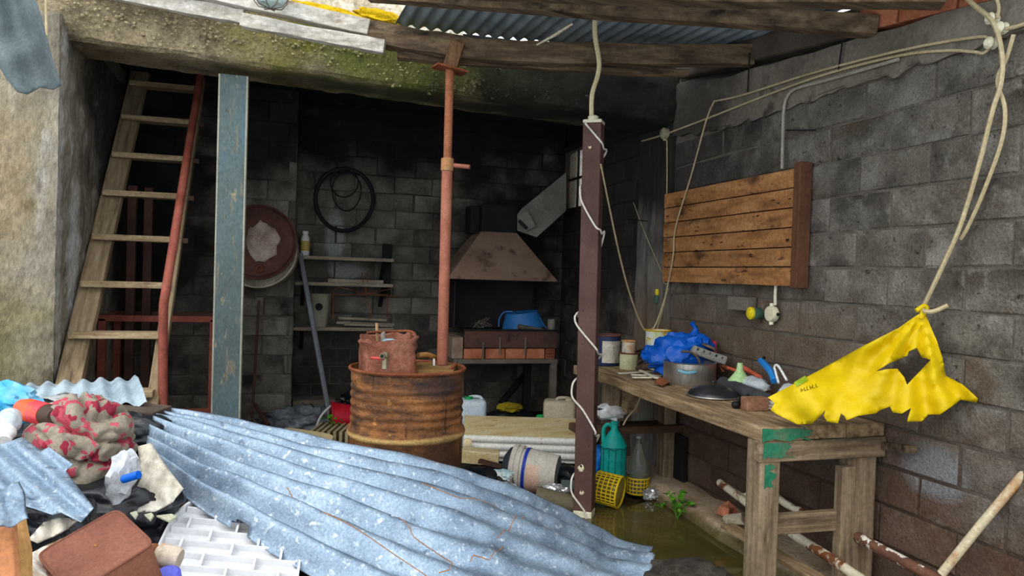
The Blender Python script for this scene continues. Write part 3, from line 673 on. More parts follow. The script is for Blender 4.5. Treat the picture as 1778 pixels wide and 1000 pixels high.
b = B(); p2 = bp(1238, 2.40, .1); b.tube([p2 - Z * .1, p2 + Z * .13], [.02, .016], 10); tag(b.build('spray_can', mat('red_tin', [(170, 40, 60), (196, 66, 84)], scale=8, rough=.5, bump=.05), smooth=True), 'red small can squeezed between the blue bag and wall', 'can')
p = X_(1212, 652, 2.2)
b = B(); b.tube(cat_([p + R0 * -.1 + Z * .13, p + R0 * -.05 + Z * .13, p + R0 * .0 + Z * .09, p + R0 * .03 - Z * .02], 4), .006, 8); tag(b.build('ladle', tim_d, smooth=True), 'dark curved ladle handle sticking out of the pot', 'ladle')

# ------------------------------------------------------------------ torn yellow bag hung on a cable
ylw = mat('yellow_bag_plastic', [(190, 162, 0), (206, 176, 2), (218, 190, 10)], scale=3, rough=.5, bump=.25, bscale=10, grain=.05)
ol = [(1604, 540), (1585, 552), (1560, 570), (1500, 600), (1450, 628), (1400, 655), (1362, 675), (1333, 690), (1345, 700), (1338, 712), (1350, 720), (1385, 737), (1410, 736), (1424, 722), (1433, 712), (1430, 722), (1436, 732), (1455, 735), (1460, 718), (1466, 722), (1470, 730), (1490, 722), (1520, 718),
      (1528, 712), (1545, 706), (1550, 716), (1566, 718), (1582, 708), (1575, 732), (1600, 732), (1612, 720), (1632, 720), (1655, 704), (1668, 694), (1696, 699), (1698, 692), (1672, 668), (1642, 652), (1636, 620), (1626, 590), (1610, 553)]
hl = [(1521, 645), (1545, 630), (1575, 618), (1578, 610), (1592, 604), (1600, 620), (1616, 625), (1596, 646), (1575, 668), (1570, 655), (1558, 640), (1540, 641)]
ctl = [(1604, 540, 2.92), (1333, 690, 3.06), (1385, 737, 2.98), (1424, 715, 2.9), (1470, 728, 2.88), (1545, 706, 2.86), (1582, 728, 2.82), (1655, 704, 2.78), (1698, 692, 2.74), (1642, 652, 2.85), (1450, 628, 3.1), (1560, 640, 2.88), (1500, 660, 2.94)]
def yb(x, y):
    s = 0; w_ = 0
    for (a, b_, d) in ctl:
        k = 1 / (((x - a) ** 2 + (y - b_) ** 2) + 60) ** 1.3; s += d * k; w_ += k
    r_ = sqrt((x - 1604) ** 2 + (y - 540) ** 2); an = math.atan2(y - 540, x - 1604)
    d = s / w_ + .022 * sin(an * 16 + .01 * r_) * min(1, r_ / 80) * (1 if r_ < 170 else max(.3, 1 - (r_ - 170) / 150)) + .02 * noise.noise(V((x * .02, y * .025, 0))) + .014 * (abs(noise.noise(V((x * .03 + y * .02, y * .035 - x * .01, 3)))) - .2) + .006 * noise.noise(V((x * .08, y * .08, 3)))
    return W(x, y, d)
b = B(); b.poly(ol, [hl], 7, yb); p = yb(1604, 540)
t = thing('torn_bag', yb(1420, 735), 'torn yellow plastic bag tied to a hanging cable over the bench end', 'bag')
b.build('bag_sheet', ylw, t, smooth=True, solid=.002, autos=70)
b = B(); b.tube(cat_([p + R0 * -.03 + Z * .0, p + Z * .02, p + R0 * .012 + Z * .008, p + R0 * -.0 + Z * -.012], 4), .009, 8).tube([p, p + R0 * -.01 - Z * .03], [.016, .008], 8); b.build('knot', ylw, t, smooth=True)
b = B(); b.poly([(1378, 664), (1398, 652), (1404, 660), (1384, 671)], [], 7, lambda x, y: yb(x, y) - ray(x, y) * .006); b.build('printed_emblem', mat('lime_print', [(110, 140, 20), (150, 170, 30)], scale=60, rough=.5, bump=0), t)
pm = mat('dark_print', [(70, 66, 12), (88, 82, 16)], scale=9, rough=.6, bump=0)
for i in range(6):
    x = 1391 + i * 5.0; y = 677 - i * 1.5
    b = B(); b.tube([yb(x + a, y + c) - ray(x, y) * .004 for a, c in ((0, -3), (1.5 * (i % 2), 3), (3.5, 2 - 3 * (i % 3 == 0)))], .0012, 4); b.build('printed_mark', pm, t)

# ------------------------------------------------------------------ wooden board on the wall
tb = thing('plank_board', (2.42, 3.8, 1.33), 'orange-brown plank board hung on the block wall', 'board')
y0, y1, z0, z1 = 3.17, 4.52, 1.335, 1.925; n = 6
for i in range(n):
    hgt = (z1 - z0) / n; b = B(); b.box((2.395, (y0 + y1) / 2 + .005 * (i % 2), z0 + hgt * (i + .5)), (.022, y1 - y0, hgt - .006)); b.build('plank', board_m, tb, bevel=.002)
b = B(); b.box((2.405, 3.14, (z0 + z1) / 2 + .008), (.07, .05, z1 - z0 + .03)); b.build('batten', mat('batten_wood', [(74, 46, 32), (108, 72, 50)], scale=5, rough=.8, bump=.3, stretch=(6, 6, .7)), tb, bevel=.004)
b = B(); b.box((2.42, 4.45, (z0 + z1) / 2), (.03, .05, z1 - z0)); b.build('batten', tim_d, tb)
for i, (px, py) in enumerate(((1345, 347), (1352, 352), (1308, 376), (1318, 374), (1236, 424), (1222, 421), (1370, 415), (1372, 345), (1372, 470), (1186, 345), (1160, 375), (1162, 450), (1255, 420), (1210, 434), (1290, 400))):
    q = X_(px, py, 2.384); b = B(); b.tube([q + V((.008, 0, 0)), q + V((-.018, -.012 * (i % 3), -.004))], .0028, 5); b.build('nail', black_m, tb)
# small block of wood and sockets
p = X_(1288, 527, 2.41); b = B(); b.box(p, (.06, .19, .075)); tag(b.build('wall_block', mat('grey_wood', [(92, 86, 78), (124, 116, 106)], scale=6, rough=.9, bump=.4, stretch=(5, .7, 5)), bevel=.004), 'grey wooden block fixed to the wall below the plank board', 'block')
ivory = mat('ivory_plastic', [(206, 200, 170), (222, 217, 192)], scale=4, rough=.45, bump=.02)
p = X_(1344, 545, 2.43); t = thing('junction_box', p, 'round ivory socket box below the plank board', 'socket')
RX = axes((-1, 0, 0))
b = B(); b.lathe([(.042, 0), (.042, .025), (.038, .032), (.02, .034), (0, .034)], p, RX, n=24); b.build('box_body', ivory, t, smooth=True)
b = B()
for dz in (-.045, .045): b.tube([p + V((-.015, 0, dz * .8)), p + V((-.015, 0, dz * 1.25))], .012, 10)
b.tube([p + V((-.015, -.035, 0)), p + V((-.015, -.052, 0))], .012, 10); b.build('gland', ivory, t, smooth=True)
b = B(); b.tube([p + V((-.015, -.05, 0)), p + V((-.015, -.056, 0))], .009, 10); b.build('plug_hole', black_m, t)
p = X_(1316, 544, 2.42); t = thing('plug_socket', p, 'green socket with yellow cap left of the ivory socket box', 'socket')
ycap = mat('yellow_cap', [(206, 184, 20), (226, 204, 36)], scale=4, rough=.45, bump=0); grnp = mat('dark_green_plastic', [(44, 74, 62), (60, 92, 78)], scale=5, rough=.5, bump=.02)
b = B(); b.lathe([(.03, 0), (.03, .03), (.0, .032)], p + V((0, -.02, 0)), RX, n=20); b.build('socket_body', grnp, t, smooth=True)
b = B(); b.lathe([(.034, .0), (.034, .012), (.024, .02), (0, .022)], p + V((-.03, .012, 0)), RX, n=20); b.build('cap', ycap, t, smooth=True)
p = X_(1141, 521, 2.42); t = thing('plug_socket', p, 'small green socket with upright yellow cap on the concrete column', 'socket')
b = B(); b.lathe([(.022, -.02), (.024, 0), (.022, .03), (.01, .034)], p, None, n=16); b.build('socket_body', grnp, t, smooth=True)
b = B(); b.tube([p + Z * .034, p + Z * .05, p + Z * .075], [.012, .016, .013], 10); b.build('cap', ycap, t, smooth=True)
p = X_(1158, 232, 2.42); t = thing('junction_box', p, 'small round junction box high on the concrete column', 'junction box')
b = B(); b.lathe([(.038, 0), (.038, .03), (.03, .038), (0, .04)], p, RX, n=20); b.build('box_body', mat('grimy_ivory', [(140, 132, 108), (168, 160, 134)], scale=6, rough=.6, bump=.05), t, smooth=True)
b = B(); b.tube([p + V((-.015, 0, -.03)), p + V((-.015, 0, -.05))], .012, 8); b.build('gland', cable_m, t)

# ------------------------------------------------------------------ cables
def cable(label, pts, r=.006, m=None, name='cable', n=6):
    b = B(); b.tube(cat_(pts, n), r, 7); return tag(b.build(name, m or cable_m, smooth=True), label, 'cable')
def wx(l, x=2.415): return [X_(a, c, x) for a, c in l]
cable('lower cable run along the wall from the junction box to the top right', wx([(1115, 245), (1158, 232), (1230, 205), (1345, 160), (1440, 127), (1560, 97), (1640, 88), (1690, 90), (1708, 92), (1722, 78)]), .006)
cable('upper cable run under the ring beam ending at the top right', wx([(1240, 176), (1290, 165), (1400, 130), (1500, 103), (1600, 80), (1700, 64), (1716, 70)]), .006)
cable('cable dropping diagonally across the plank board to the bench', wx([(1240, 176), (1226, 210), (1200, 305), (1173, 395), (1168, 450), (1152, 530), (1140, 575)], 2.37), .005)
cable('grey conduit dropping behind the plank board', wx([(1358, 293), (1359, 240), (1361, 190), (1368, 166), (1385, 153), (1440, 138), (1560, 103)]), .008, mat('grey_conduit', [(140, 134, 122), (164, 158, 146)], scale=6, rough=.5, bump=0))
cable('short conduit from the plank board to the ivory socket box', wx([(1347, 495), (1346, 515), (1346, 530)]), .008, ivory)
cable('cable hanging straight down from the small junction box', wx([(1158, 243), (1158, 330), (1154, 420), (1152, 485), (1160, 492)]), .0045)
cable('long loop of cable hanging at the right and tied into the yellow bag', wx([(1655, -25), (1690, 8), (1725, 40), (1740, 95), (1738, 145), (1724, 190), (1700, 285), (1668, 390), (1640, 455), (1618, 502), (1604, 532)], 2.385) + [W(1606, 540, 2.9), W(1622, 540, 2.88), W(1646, 530, 2.85)], .0085)
cable('second strand of the looped cable at the right', wx([(1760, 60), (1748, 100), (1732, 140), (1745, 190), (1738, 250), (1705, 340), (1680, 395), (1668, 415)], 2.41), .0075)
cable('cable entering from the right edge to the insulators', wx([(1790, 38), (1765, 46), (1747, 50)], 2.40), .007)
cable('cable coming down to the upper insulator at the top right', wx([(1726, -12), (1734, 10), (1732, 32)], 2.40), .006)
for i, (px, py) in enumerate(((1731, 34), (1747, 50), (1729, 76))):
    p = X_(px, py, 2.43); b = B(); b.lathe([(.016, 0), (.022, .01), (.016, .022), (.022, .034), (.012, .045), (0, .046)], p, RX, n=14)
    tag(b.build('insulator', ivory, smooth=True), ['topmost ivory insulator in the top right cable cluster', 'rightmost ivory insulator in the top right cable cluster', 'lowest ivory insulator in the top right cable cluster'][i], 'insulator', 'cable insulators')
cable('thin cable sagging from the steel post to the bench', [W(1043, 285, 4.15), W(1058, 360, 4.3), W(1075, 440, 4.5), W(1092, 505, 4.7), W(1112, 560, 4.85), W(1125, 575, 4.9), W(1140, 560, 4.95), W(1160, 500, 4.95)], .0055)
cable('thin diagonal cord on the concrete column', wx([(1100, 352), (1122, 410), (1145, 462), (1160, 492)]), .003)
cable('cord dangling below the bench beside the corner block', [W(1112, 690, 4.55), W(1104, 708, 4.55), W(1090, 724, 4.5), W(1082, 738, 4.45)], .005)
rod_m = black_m
for lab, a, c in (('black iron rod projecting from the wall above the plank board', (1365, 226), (1416, 226)), ('short black rod projecting from the concrete column', (1090, 380), (1124, 384))):
    b = B(); q = X_(a[0], a[1], 2.44); q2 = X_(c[0], c[1], 2.36); b.tube([q, q2], .004, 6); tag(b.build('iron_rod', rod_m), lab, 'rod')
for i, (x0, y0, x1, y1) in enumerate(((1302, 92, 1298, 160), (1463, 70, 1456, 122))):
    b = B(); b.tube([X_(x0, y0, 2.418), X_(x1, y1, 2.412)], .004, 6); tag(b.build('tie_wire', black_m), ['dark tie wire holding the long split timber to the wall', 'dark tie wire holding the brown timber to the wall'][i], 'wire')

# ------------------------------------------------------------------ steel post with wire
pb, pt = W(1011, 888, 4.2), W(1028, 212, 4.17)
t = thing('steel_post', pb, 'brown primed square steel post with white wire wound round it', 'post')
ax = (pt - pb).normalized(); fr = (-F0 - R0 * .32).normalized(); fr = (fr - ax * fr.dot(ax)).normalized(); sd = ax.cross(fr).normalized()
hw = .052; mid = -fr * hw
R = Matrix((sd, fr, ax)).transposed(); L_ = (pt - pb).length
b = B(); b.box((pb + pt) / 2 + mid, (hw * 2, hw * 2, L_), R); b.build('tube', purple_m, t, bevel=.006)
b = B(); b.box(pt + mid + ax * .008, (hw * 2.06, hw * 2.06, .02), R); b.box(pb + mid - ax * .02, (hw * 2.04, hw * 2.04, .04), R); b.build('end_cap', ivory, t, bevel=.006)
b = B(); b.lathe([(.03, 0), (.03, .022), (.02, .028), (0, .028)], pt + mid + ax * .015 + fr * .02, R, n=18); b.build('cable_gland', ivory, t, smooth=True)
for px, py, r_ in ((1026, 257, .009), (1009, 813, .018), (1010, 855, .013)):
    q = W(px, py, 4.2); q = q - fr * (q - pb).dot(fr) ; q += fr * .001
    b = B(); b.blob(q, (r_, .004, r_ * 1.1), int(px), .35, 2, 2, R=R); b.build('paint_chip', mat('chip', [(206, 190, 150), (222, 214, 190)], scale=30, rough=.7, bump=.1), t)
    b = B(); b.blob(q + ax * r_ * .7 + fr * .003, (r_ * .4, .003, r_ * .5), int(py), .2, 2, 1, R=R); b.build('screw_hole', black_m, t)
pts = []
def face(px, py):      # point on the front face plane, a little proud
    d = ray(px, py); tt = ((pb + fr * .008) - CAM).dot(fr) / d.dot(fr); return CAM + d * tt
k = lambda q: q - fr * (2 * hw + .012)
seq = [(1016, 214), (1040, 242, 's'), (1007, 330), (1011, 352), (1033, 392, 's'), (998, 552), (1004, 568), (1033, 603, 's'), (994, 668), (994, 690), (1012, 712), (1033, 748, 's'), (992, 835), (993, 856), (1008, 878), (1016, 890), (1018, 905)]
for i, sq in enumerate(seq):
    q = face(sq[0], sq[1]); pts.append(q)
    if len(sq) == 3:
        e = q + sd * (.012 if (q - pb).dot(sd) > 0 else -.012); nx = face(seq[i + 1][0], seq[i + 1][1])
        s1 = 1 if (q - pb - ax * (q - pb).dot(ax)).dot(RT) > 0 else 1
        right = sd if sd.dot(RT) > 0 else -sd
        a1 = pb + ax * ((q - pb).dot(ax) - .022) + right * (hw + .007); b1 = pb + ax * ((nx - pb).dot(ax) + .03) - right * (hw + .008)
        pts += [a1 - fr * .012, a1 - fr * .05 - ax * .02, a1 - fr * (2 * hw) - ax * .04, b1 - fr * (2 * hw + .006), b1 - fr * .03]
pts += [face(1018, 905) - Z * .08]
b = B(); b.tube(cat_(pts, 5), .0058, 7); b.build('wire', wire_m, t, smooth=True)
cable('white cord hanging from the foot of the steel post', [face(1018, 905), face(1018, 950), face(1019, 990) , face(1019, 1000) - Z * .02], .0035, wire_m)
cable('thick cream cable coming down from the roof into the steel post', [W(1038, -40, 3.7), W(1034, 20, 3.85), W(1033, 60, 3.95), W(1040, 105, 4.05), W(1038, 130, 4.1), W(1028, 165, 4.18), W(1027, 206, 4.2)], .0135, mat('cream_conduit', [(200, 186, 140), (216, 206, 168)], scale=5, rough=.5, bump=0))
# ------------------------------------------------------------------ stair
t = thing('wooden_stair', (-.9, 4.0, 0), 'steep open wooden stair with plank treads and a red pipe handrail', 'stair')
zs = [.405, .69, .975, 1.247, 1.523, 1.809, 2.08, 2.37, 2.66]
def sy(z): return 4.56 + (z - .975) * .835
for z in zs:
    b = B(); b.box((-.905, sy(z) + .01, z - .018), (.46, .13, .036)); b.build('tread', tread_m, t, bevel=.005)
for x, lab, wd_ in ((-1.095, 0, .12), (-.68, 1, .06)):
    b = B(); p, q = V((x, sy(0.0) + .06, 0.0)), V((x, sy(2.76) + .06, 2.76)); b.bar(p, q, wd_, .06); b.build('stringer', string_m, t, bevel=.005)
b = B()
hp = [(283, 705), (283, 600), (284, 535), (288, 505), (300, 430), (322, 290), (340, 180), (349, 122)]
hd_ = [3.98, 3.98, 3.98, 4.0, 4.15, 4.6, 5.0, 5.2]
b.tube(cat_([W(x, y, d) for (x, y), d in zip(hp, hd_)], 5), .024, 10); b.build('handrail', redpaint_m, t, smooth=True)
b = B(); b.tube([W(283, 705, 3.98), V((W(283, 705, 3.98).x, W(283, 705, 3.98).y, 0))], .024, 10); b.build('handrail_post', darkred_m, t, smooth=True)
for z in (1.523, 1.809, 2.08, 2.37):
    b = B(); b.box((-.64, sy(z) + .03, z - .02), (.05, .03, .03)); b.build('bracket', darkred_m, t)
# red frame behind the stair
t = thing('steel_frame', (-.8, 5.45, .08), 'red steel table frame standing behind the stair', 'frame')
b = B(); b.box((-.82, 5.3, 1.0), (.74, .045, .04)); b.build('front_rail', redpaint_m, t, bevel=.004)
b = B(); b.box((-.82, 5.75, 1.0), (.74, .04, .04)); b.build('back_rail', darkred_m, t, bevel=.004)
b = B(); b.box((-.82, 5.3, .39), (.74, .04, .04)); b.build('bottom_rail', redpaint_m, t, bevel=.004)
for x in (-1.14, -.48):
    b = B(); b.box((x, 5.525, 1.0), (.04, .45, .04)); b.build('side_rail', redpaint_m, t, bevel=.004)
for x, y in ((-.48, 5.3), (-1.14, 5.3), (-.48, 5.75), (-1.14, 5.75)):
    b = B(); b.box((x, y, .54), (.045, .045, .92)); b.build('leg', redpaint_m, t, bevel=.004)
for x, lab, px in ((0, 'dark red steel upright standing behind the stair treads, left one', 222), (1, 'dark red steel upright standing behind the stair treads, right one', 246)):
    p = Y_(px + 4, 420, 5.55); b = B(); b.box((p.x, 5.6 + .1 * x, .98), (.055, .05, 1.8)); tag(b.build('steel_upright', darkred_m, bevel=.004), lab, 'upright', 'steel uprights behind the stair')
# blue channel post under the beam
blu = mat('blue_flaked_paint', [(76, 88, 86), (88, 104, 104), (80, 106, 118)], scale=3, rough=.7, bump=.3, bscale=50, stretch=(1, 1, .5), layers=[((122, 116, 98), 9, .58, .66, (3, 3, .5)), ((74, 108, 136), 3, .54, .7, (1, 1, .4)), ((84, 60, 44), 26, .66, .72, (1, 1, 1)), ((150, 140, 112), 14, .62, .7, (2, 2, .6))])
t = thing('channel_post', (-.33, 4.63, 0), 'blue flaking steel channel post under the concrete beam', 'post')
b = B(); b.box((-.34, 4.60, 1.225), (.14, .01, 2.45)); b.build('web', blu, t)
lipm = mat('grey_lip_paint', [(138, 138, 124), (164, 164, 148)], scale=6, rough=.7, bump=.2)
for x in (-.415, -.265):
    b = B(); b.box((x, 4.635, 1.225), (.011, .085, 2.45)); b.build('flange', lipm, t, bevel=.003)

# ------------------------------------------------------------------ back: hung drum end, hoops, shelves
p = Y_(448, 420, 5.97); R = axes((-.12, -1, .10)); k = dep(p) / FP
t = thing('drum_end', p - Z * .3, 'rusty cut-off drum end with a peeling pale patch hung on the pier', 'drum')
b = B(); r = 66 * k
b.lathe([(0, .02), (r * .9, .02), (r * .92, .0), (r * .98, .0), (r, .02), (r, .03), (r * .96, .03), (r * .9, .012)], p + R @ V((0, 0, -.02)), R, n=40); b.build('lid', mat('dark_maroon_rust', [(58, 34, 30), (82, 52, 44), (98, 64, 54)], scale=5, rough=.8, bump=.3, layers=[((150, 132, 118), 14, .7, .76, (1, 1, 1))]), t, smooth=True)
b = B(); b.lathe([(r * 1.0, .0), (r * 1.02, -.06), (r * 1.0, -.11), (r * .96, -.11), (r * .96, 0)], p + R @ V((0, -.0, -.02)) - Z * .06, R, n=40); b.build('skirt', mat('pale_skirt', [(136, 128, 112), (168, 160, 144), (112, 84, 62)], scale=4, rough=.75, bump=.3, stretch=(1, 1, 1)), t, smooth=True)
b = B(); c_ = [(cos(a) * r * (.42 + .1 * noise.noise(V((cos(a) * 2, sin(a) * 2, 1)))) + (-.12 * r), sin(a) * r * (.52 + .12 * noise.noise(V((cos(a) * 3, sin(a) * 3, 5))))) for a in [i * pi / 16 for i in range(32)]]
b.poly(c_, [], .04, lambda x, y: p + R @ V((-x, y, .006 + .004 * noise.noise(V((x * 20, y * 20, 0)))))); b.build('peeling_patch', mat('pink_grey_peel', [(128, 108, 100), (168, 148, 138), (190, 176, 164)], scale=9, rough=.9, bump=.5), t, smooth=True, solid=.002)
b = B(); b.tube([p + R @ V((.02 + .022 * cos(a), -r * .72 + .022 * sin(a), .01)) for a in [i * pi / 8 for i in range(16)]], .006, 6, closed=True); b.build('bung_ring', rust_m, t, smooth=True)
def hoop(label, cx, cy, rx, ry, tr, yy, name, m=rubber_m, tilt=0):
    c = Y_(cx, cy, yy); k = dep(c) / FP; b = B()
    b.tube([c + R0 * (cos(a) * rx * k) + Z * (sin(a) * ry * k) + F0 * (.02 * sin(2 * a)) for a in [i * pi / 28 for i in range(56)]], tr, 8, closed=True)
    return tag(b.build(name, m, smooth=True), label, 'hoop')
hoop('large black bicycle tyre hung on the back wall', 598, 347, 50, 54, .018, 6.56, 'tyre')
hoop('longer thin black cable loop hung inside the tyre', 602, 333, 25, 33, .006, 6.52, 'cable_loop')
hoop('shorter thin black cable loop hung inside the tyre', 598, 318, 24, 24, .006, 6.49, 'cable_loop')
p = Y_(600, 294, 6.6); b = B(); b.tube([p + V((0, .06, -.02)), p + V((0, -.16, -.02)), p + V((0, -.17, .01))], .006, 6); tag(b.build('wall_hook', black_m), 'iron hook carrying the tyre and cable loops', 'hook')
shelfw = mat('shelf_wood', [(112, 102, 88), (150, 140, 122), (170, 160, 142)], scale=5, rough=.85, bump=.4, stretch=(.7, 5, 5))
for i, (z, lab) in enumerate(((1.46, 'top wooden wall shelf in the sooty recess'), (1.245, 'middle wooden wall shelf in the sooty recess'), (.873, 'lowest wooden wall shelf in the sooty recess'))):
    t = thing('wall_shelf', (.43, 6.5, z - .03), lab, 'shelf', 'wall shelves')
    b = B(); b.box((.435, 6.5, z - .014), (.80 if i < 2 else .83, .28, .028)); b.build('shelf_board', shelfw, t, bevel=.003)
    b = B()
    for x in (.1, .76): b.bar((x, 6.64, z - .2), (x, 6.42, z - .03), .03, .02)
    b.build('bracket', black_m, t)
b = B(); b.box((.80, 6.56, 1.36), (.07, .08, .46)); tag(b.build('shelf_upright', mat('charred_wood', [(24, 22, 21), (40, 37, 35)], scale=6, rough=.9, bump=.4), bevel=.004), 'charred upright at the right end of the upper shelves', 'upright')
def bottle(label, c, r, h, m, capm, name='bottle', neck=.4, labm=None):
    t = thing(name, c, label, 'bottle'); b = B()
    b.lathe([(r * .9, 0), (r, .01), (r, h * .68), (r * .85, h * .78), (r * neck, h * .86), (r * neck, h * .93)], c, n=22); bo = b.build('body', m, t, smooth=True)
    b = B(); b.lathe([(r * neck * 1.3, h * .88), (r * neck * 1.3, h), (0, h)], c, n=16); b.build('cap', capm, bo, smooth=True)
    if labm:
        b = B(); b.lathe([(r * 1.015, h * .2), (r * 1.015, h * .6)], c, n=22); b.f = [f for f in b.f if len(f) == 4]; b.build('paper_label', labm, bo, smooth=True)
    return t
bottle('white bottle with yellow and red label on the top shelf', V((.11, 6.46, 1.46)), .036, .205, plast_w, plast_w, labm=mat('yellow_red_label', [(180, 150, 60), (198, 180, 90), (180, 90, 70)], scale=10, rough=.6, bump=0, stretch=(.3, .3, 3)), neck=.55)
b = B(); b.bar((.3, 6.45, 1.26), (.76, 6.44, 1.257), .06, .035); tag(b.build('plank_offcut', shelfw, bevel=.004), 'plank offcut lying on the middle shelf', 'plank')
p = Y_(557, 564, 6.45); p.z = .873; t = thing('plastic_pot', p, 'dusty tapering plastic container on the lowest shelf', 'container')
b = B(); b.lathe([(.05, 0), (.052, .004), (.085, .27), (.088, .275), (.08, .275), (.048, .01)], p, CR, n=24, sq=4); b.build('body', mat('dusty_plastic', [(120, 116, 100), (154, 150, 132)], scale=4, rough=.8, bump=.1), t, smooth=True)
b = B(); b.lathe([(.03, 0), (.03, .004), (0, .004)], p + V((-.02, -.072, .17)), axes((-.15, -1, -.05)), n=18); b.build('round_hole', black_m, t)
for i, (x0, y0, x1, y1, z, lab) in enumerate(((.38, 6.44, .86, 6.40, .90, 'grey slat lying on the lowest shelf, rear one'), (.44, 6.40, .84, 6.38, .89, 'grey slat on the lowest shelf, front one'), (.40, 6.50, .80, 6.44, .935, 'tilted grey slat on top of the others on the lowest shelf'))):
    b = B(); b.bar((x0, y0, z + .01), (x1, y1, z - .0), .05, .02); tag(b.build('wood_slat', shelfw, bevel=.002), lab, 'slat')  # loose grey slats resting on the lowest shelf
b = B(); wp_ = lambda x, y, yy=6.40: Y_(x, y, yy)
wires = [[(578, 556), (579, 505), (590, 498), (635, 511), (672, 511), (672, 550)], [(635, 511), (640, 470), (632, 468)], [(635, 511), (628, 472)], [(635, 511), (690, 515)], [(635, 511), (645, 545), (640, 556)], [(583, 512), (635, 511), (684, 500)]]
t = thing('wire_rack', wp_(630, 558), 'rusty bent wire rack on the lowest shelf', 'rack')
for wl_ in wires:
    b = B(); b.tube([wp_(x, y, 6.40 - .02 * (i % 3)) for i, (x, y) in enumerate(wl_)], .0035, 5); b.build('wire', rust_m, t)
rod('metal_pipe', 'long grey pipe leaning on the shelves', 'pipe', [Y_(573, 726, 6.02), Y_(521, 440, 6.32)], .021, mat('grey_pipe', [(112, 116, 122), (140, 144, 150)], scale=4, rough=.6, bump=.15, metal=.3))
rod('thin_rod', 'thin dark rod leaning against the pier beside the blue post', 'rod', [Y_(437, 735, 5.95), Y_(450, 522, 6.1)], .010, darkred_m)
rod('red_stick', 'short dark red stick leaning at the foot of the pier', 'stick', [Y_(466, 738, 5.9), Y_(442, 702, 6.05)], .016, darkred_m)
p = V((.2, 6.42, .08)); b = B(); b.box(p + Z * .1, (.34, .22, .2), Rz(.1)); tag(b.build('cardboard_box', mat('dusty_card', [(96, 88, 76), (128, 118, 102)], scale=5, rough=.95, bump=.2), bevel=.006), 'dusty beige box on the floor under the shelves', 'box')
b = B(); b.blob(V((.10, 6.08, .15)), (.26, .16, .12), 41, .25, 2.5, 4, ridge=.6, flat=.07); tag(b.build('plastic_bag', mat('silver_black_bag', [(52, 56, 62), (104, 110, 118), (158, 164, 170)], scale=7, rough=.3, bump=.6, bscale=11, spec=.5), smooth=True, autos=180), 'crumpled silver-black plastic bag on the floor at the pier', 'bag')
b = B(); b.blob(V((.62, 6.3, .2)), (.22, .18, .16), 45, .25, 2.5, 4, ridge=.5, flat=.12); tag(b.build('plastic_bag', bagk_m, smooth=True), 'dark plastic bag behind the red bucket', 'bag')
# red bucket on its side
redp = mat('red_plastic', [(176, 20, 40), (204, 34, 56)], scale=4, rough=.4, bump=.03)
p = V((.40, 5.9, .21)); a = (R0 * 1 + F0 * .35 - Z * .03); R = axes(a); t = thing('bucket', (p.x, p.y, .08), 'red plastic bucket lying on its side beside the drum', 'bucket')
b = B(); b.lathe([(.12, -.02), (.12, .0), (.085, .24), (0, .24), (0, .235), (.08, .235), (.113, .0), (.113, -.02)], p - a.normalized() * .06, R, n=32); bo = b.build('bucket_body', redp, t, smooth=True)
b = B(); b.tube([p - a.normalized() * .075 + R @ V((.124 * cos(q), .124 * sin(q), 0)) for q in [i * pi / 16 for i in range(32)]], .007, 6, closed=True); b.build('rim', redp, bo, smooth=True)
b = B(); b.tube(cat_([p + R0 * -.07 + V((0, 0, .1)), p + R0 * -.14 - F0 * .06 + Z * .02, p + R0 * -.17 - F0 * .08 - Z * .08, p + R0 * -.15 - F0 * .09 - Z * .11], 5), .008, 7); b.build('handle', plast_w, t, smooth=True)
crm = mat('cream_plastic', [(206, 184, 136), (224, 206, 162)], scale=3, rough=.5, bump=.03)
p = W(522, 768, 4.75); b = B(); b.lathe([(.0, .0), (.17, 0), (.19, .02), (.19, .05), (.175, .075), (.0, .085)], V((p.x, p.y, p.z - .05)), CR @ Matrix.Rotation(.12, 3, 'Y') @ Matrix.Rotation(.1, 3, 'X'), n=32, sq=5)
tag(b.build('plastic_cover', crm, smooth=True), 'cream rounded plastic cover behind the large tin sheet', 'cover')
b = B()
p = V((.35, 5.25, .03))
for i in range(9): b.box(p + R0 * (-.16 + .04 * i) + Z * .12, (.02, .3, .24), CR)
tag(b.build('ribbed_crate', mat('ribbed_beige', [(150, 134, 104), (178, 162, 130)], scale=4, rough=.7, bump=.1)), 'ribbed beige crate just left of the drum', 'crate')
leafm = mat('leaf_green', [(58, 116, 22), (92, 156, 38)], scale=9, rough=.5, bump=.1)
def plant(label, c, n, hgt, sp, seed, ls=.022, m=leafm):
    r_ = random.Random(seed); t = thing('weed', c, label, 'plant')
    for i in range(n):
        a = r_.uniform(0, 6.28); d = r_.uniform(.1, 1) * sp; h = r_.uniform(.4, 1) * hgt; tip = V(c) + V((cos(a) * d, sin(a) * d, h))
        if i % 3 == 0:
            b = B(); b.tube([V(c), V(c).lerp(tip, .5) + V((0, 0, h * .2)), tip], .0022, 5); b.build('stem', leafm, t)
        b = B(); s_ = ls * r_.uniform(.7, 1.3); R = Rz(a) @ Matrix.Rotation(r_.uniform(-.7, .5), 3, 'Y') @ Matrix.Rotation(r_.uniform(-.6, .6), 3, 'X')
        ol_ = [(-.9, 0), (-.5, .55), (.1, .75), (.7, .45), (1.05, 0), (.7, -.45), (.1, -.75), (-.5, -.55)]
        b.add([tip + R @ V((0, 0, -.1 * s_))] + [tip + R @ V((x * s_, y * s_, .25 * abs(y) * s_)) for x, y in ol_], [(0, 1 + k, 1 + (k + 1) % 8) for k in range(8)])
        b.build('leaf', m, t, solid=.0008)
    return t
plant('small green weed in front of the red bucket', V((.30, 5.35, .24)), 12, .10, .08, 3)
plant('bright green leafy weed growing at the kerb', Z_(1174, 902, 0.0) + V((.01, .01, 0)), 26, .15, .085, 5, .020)
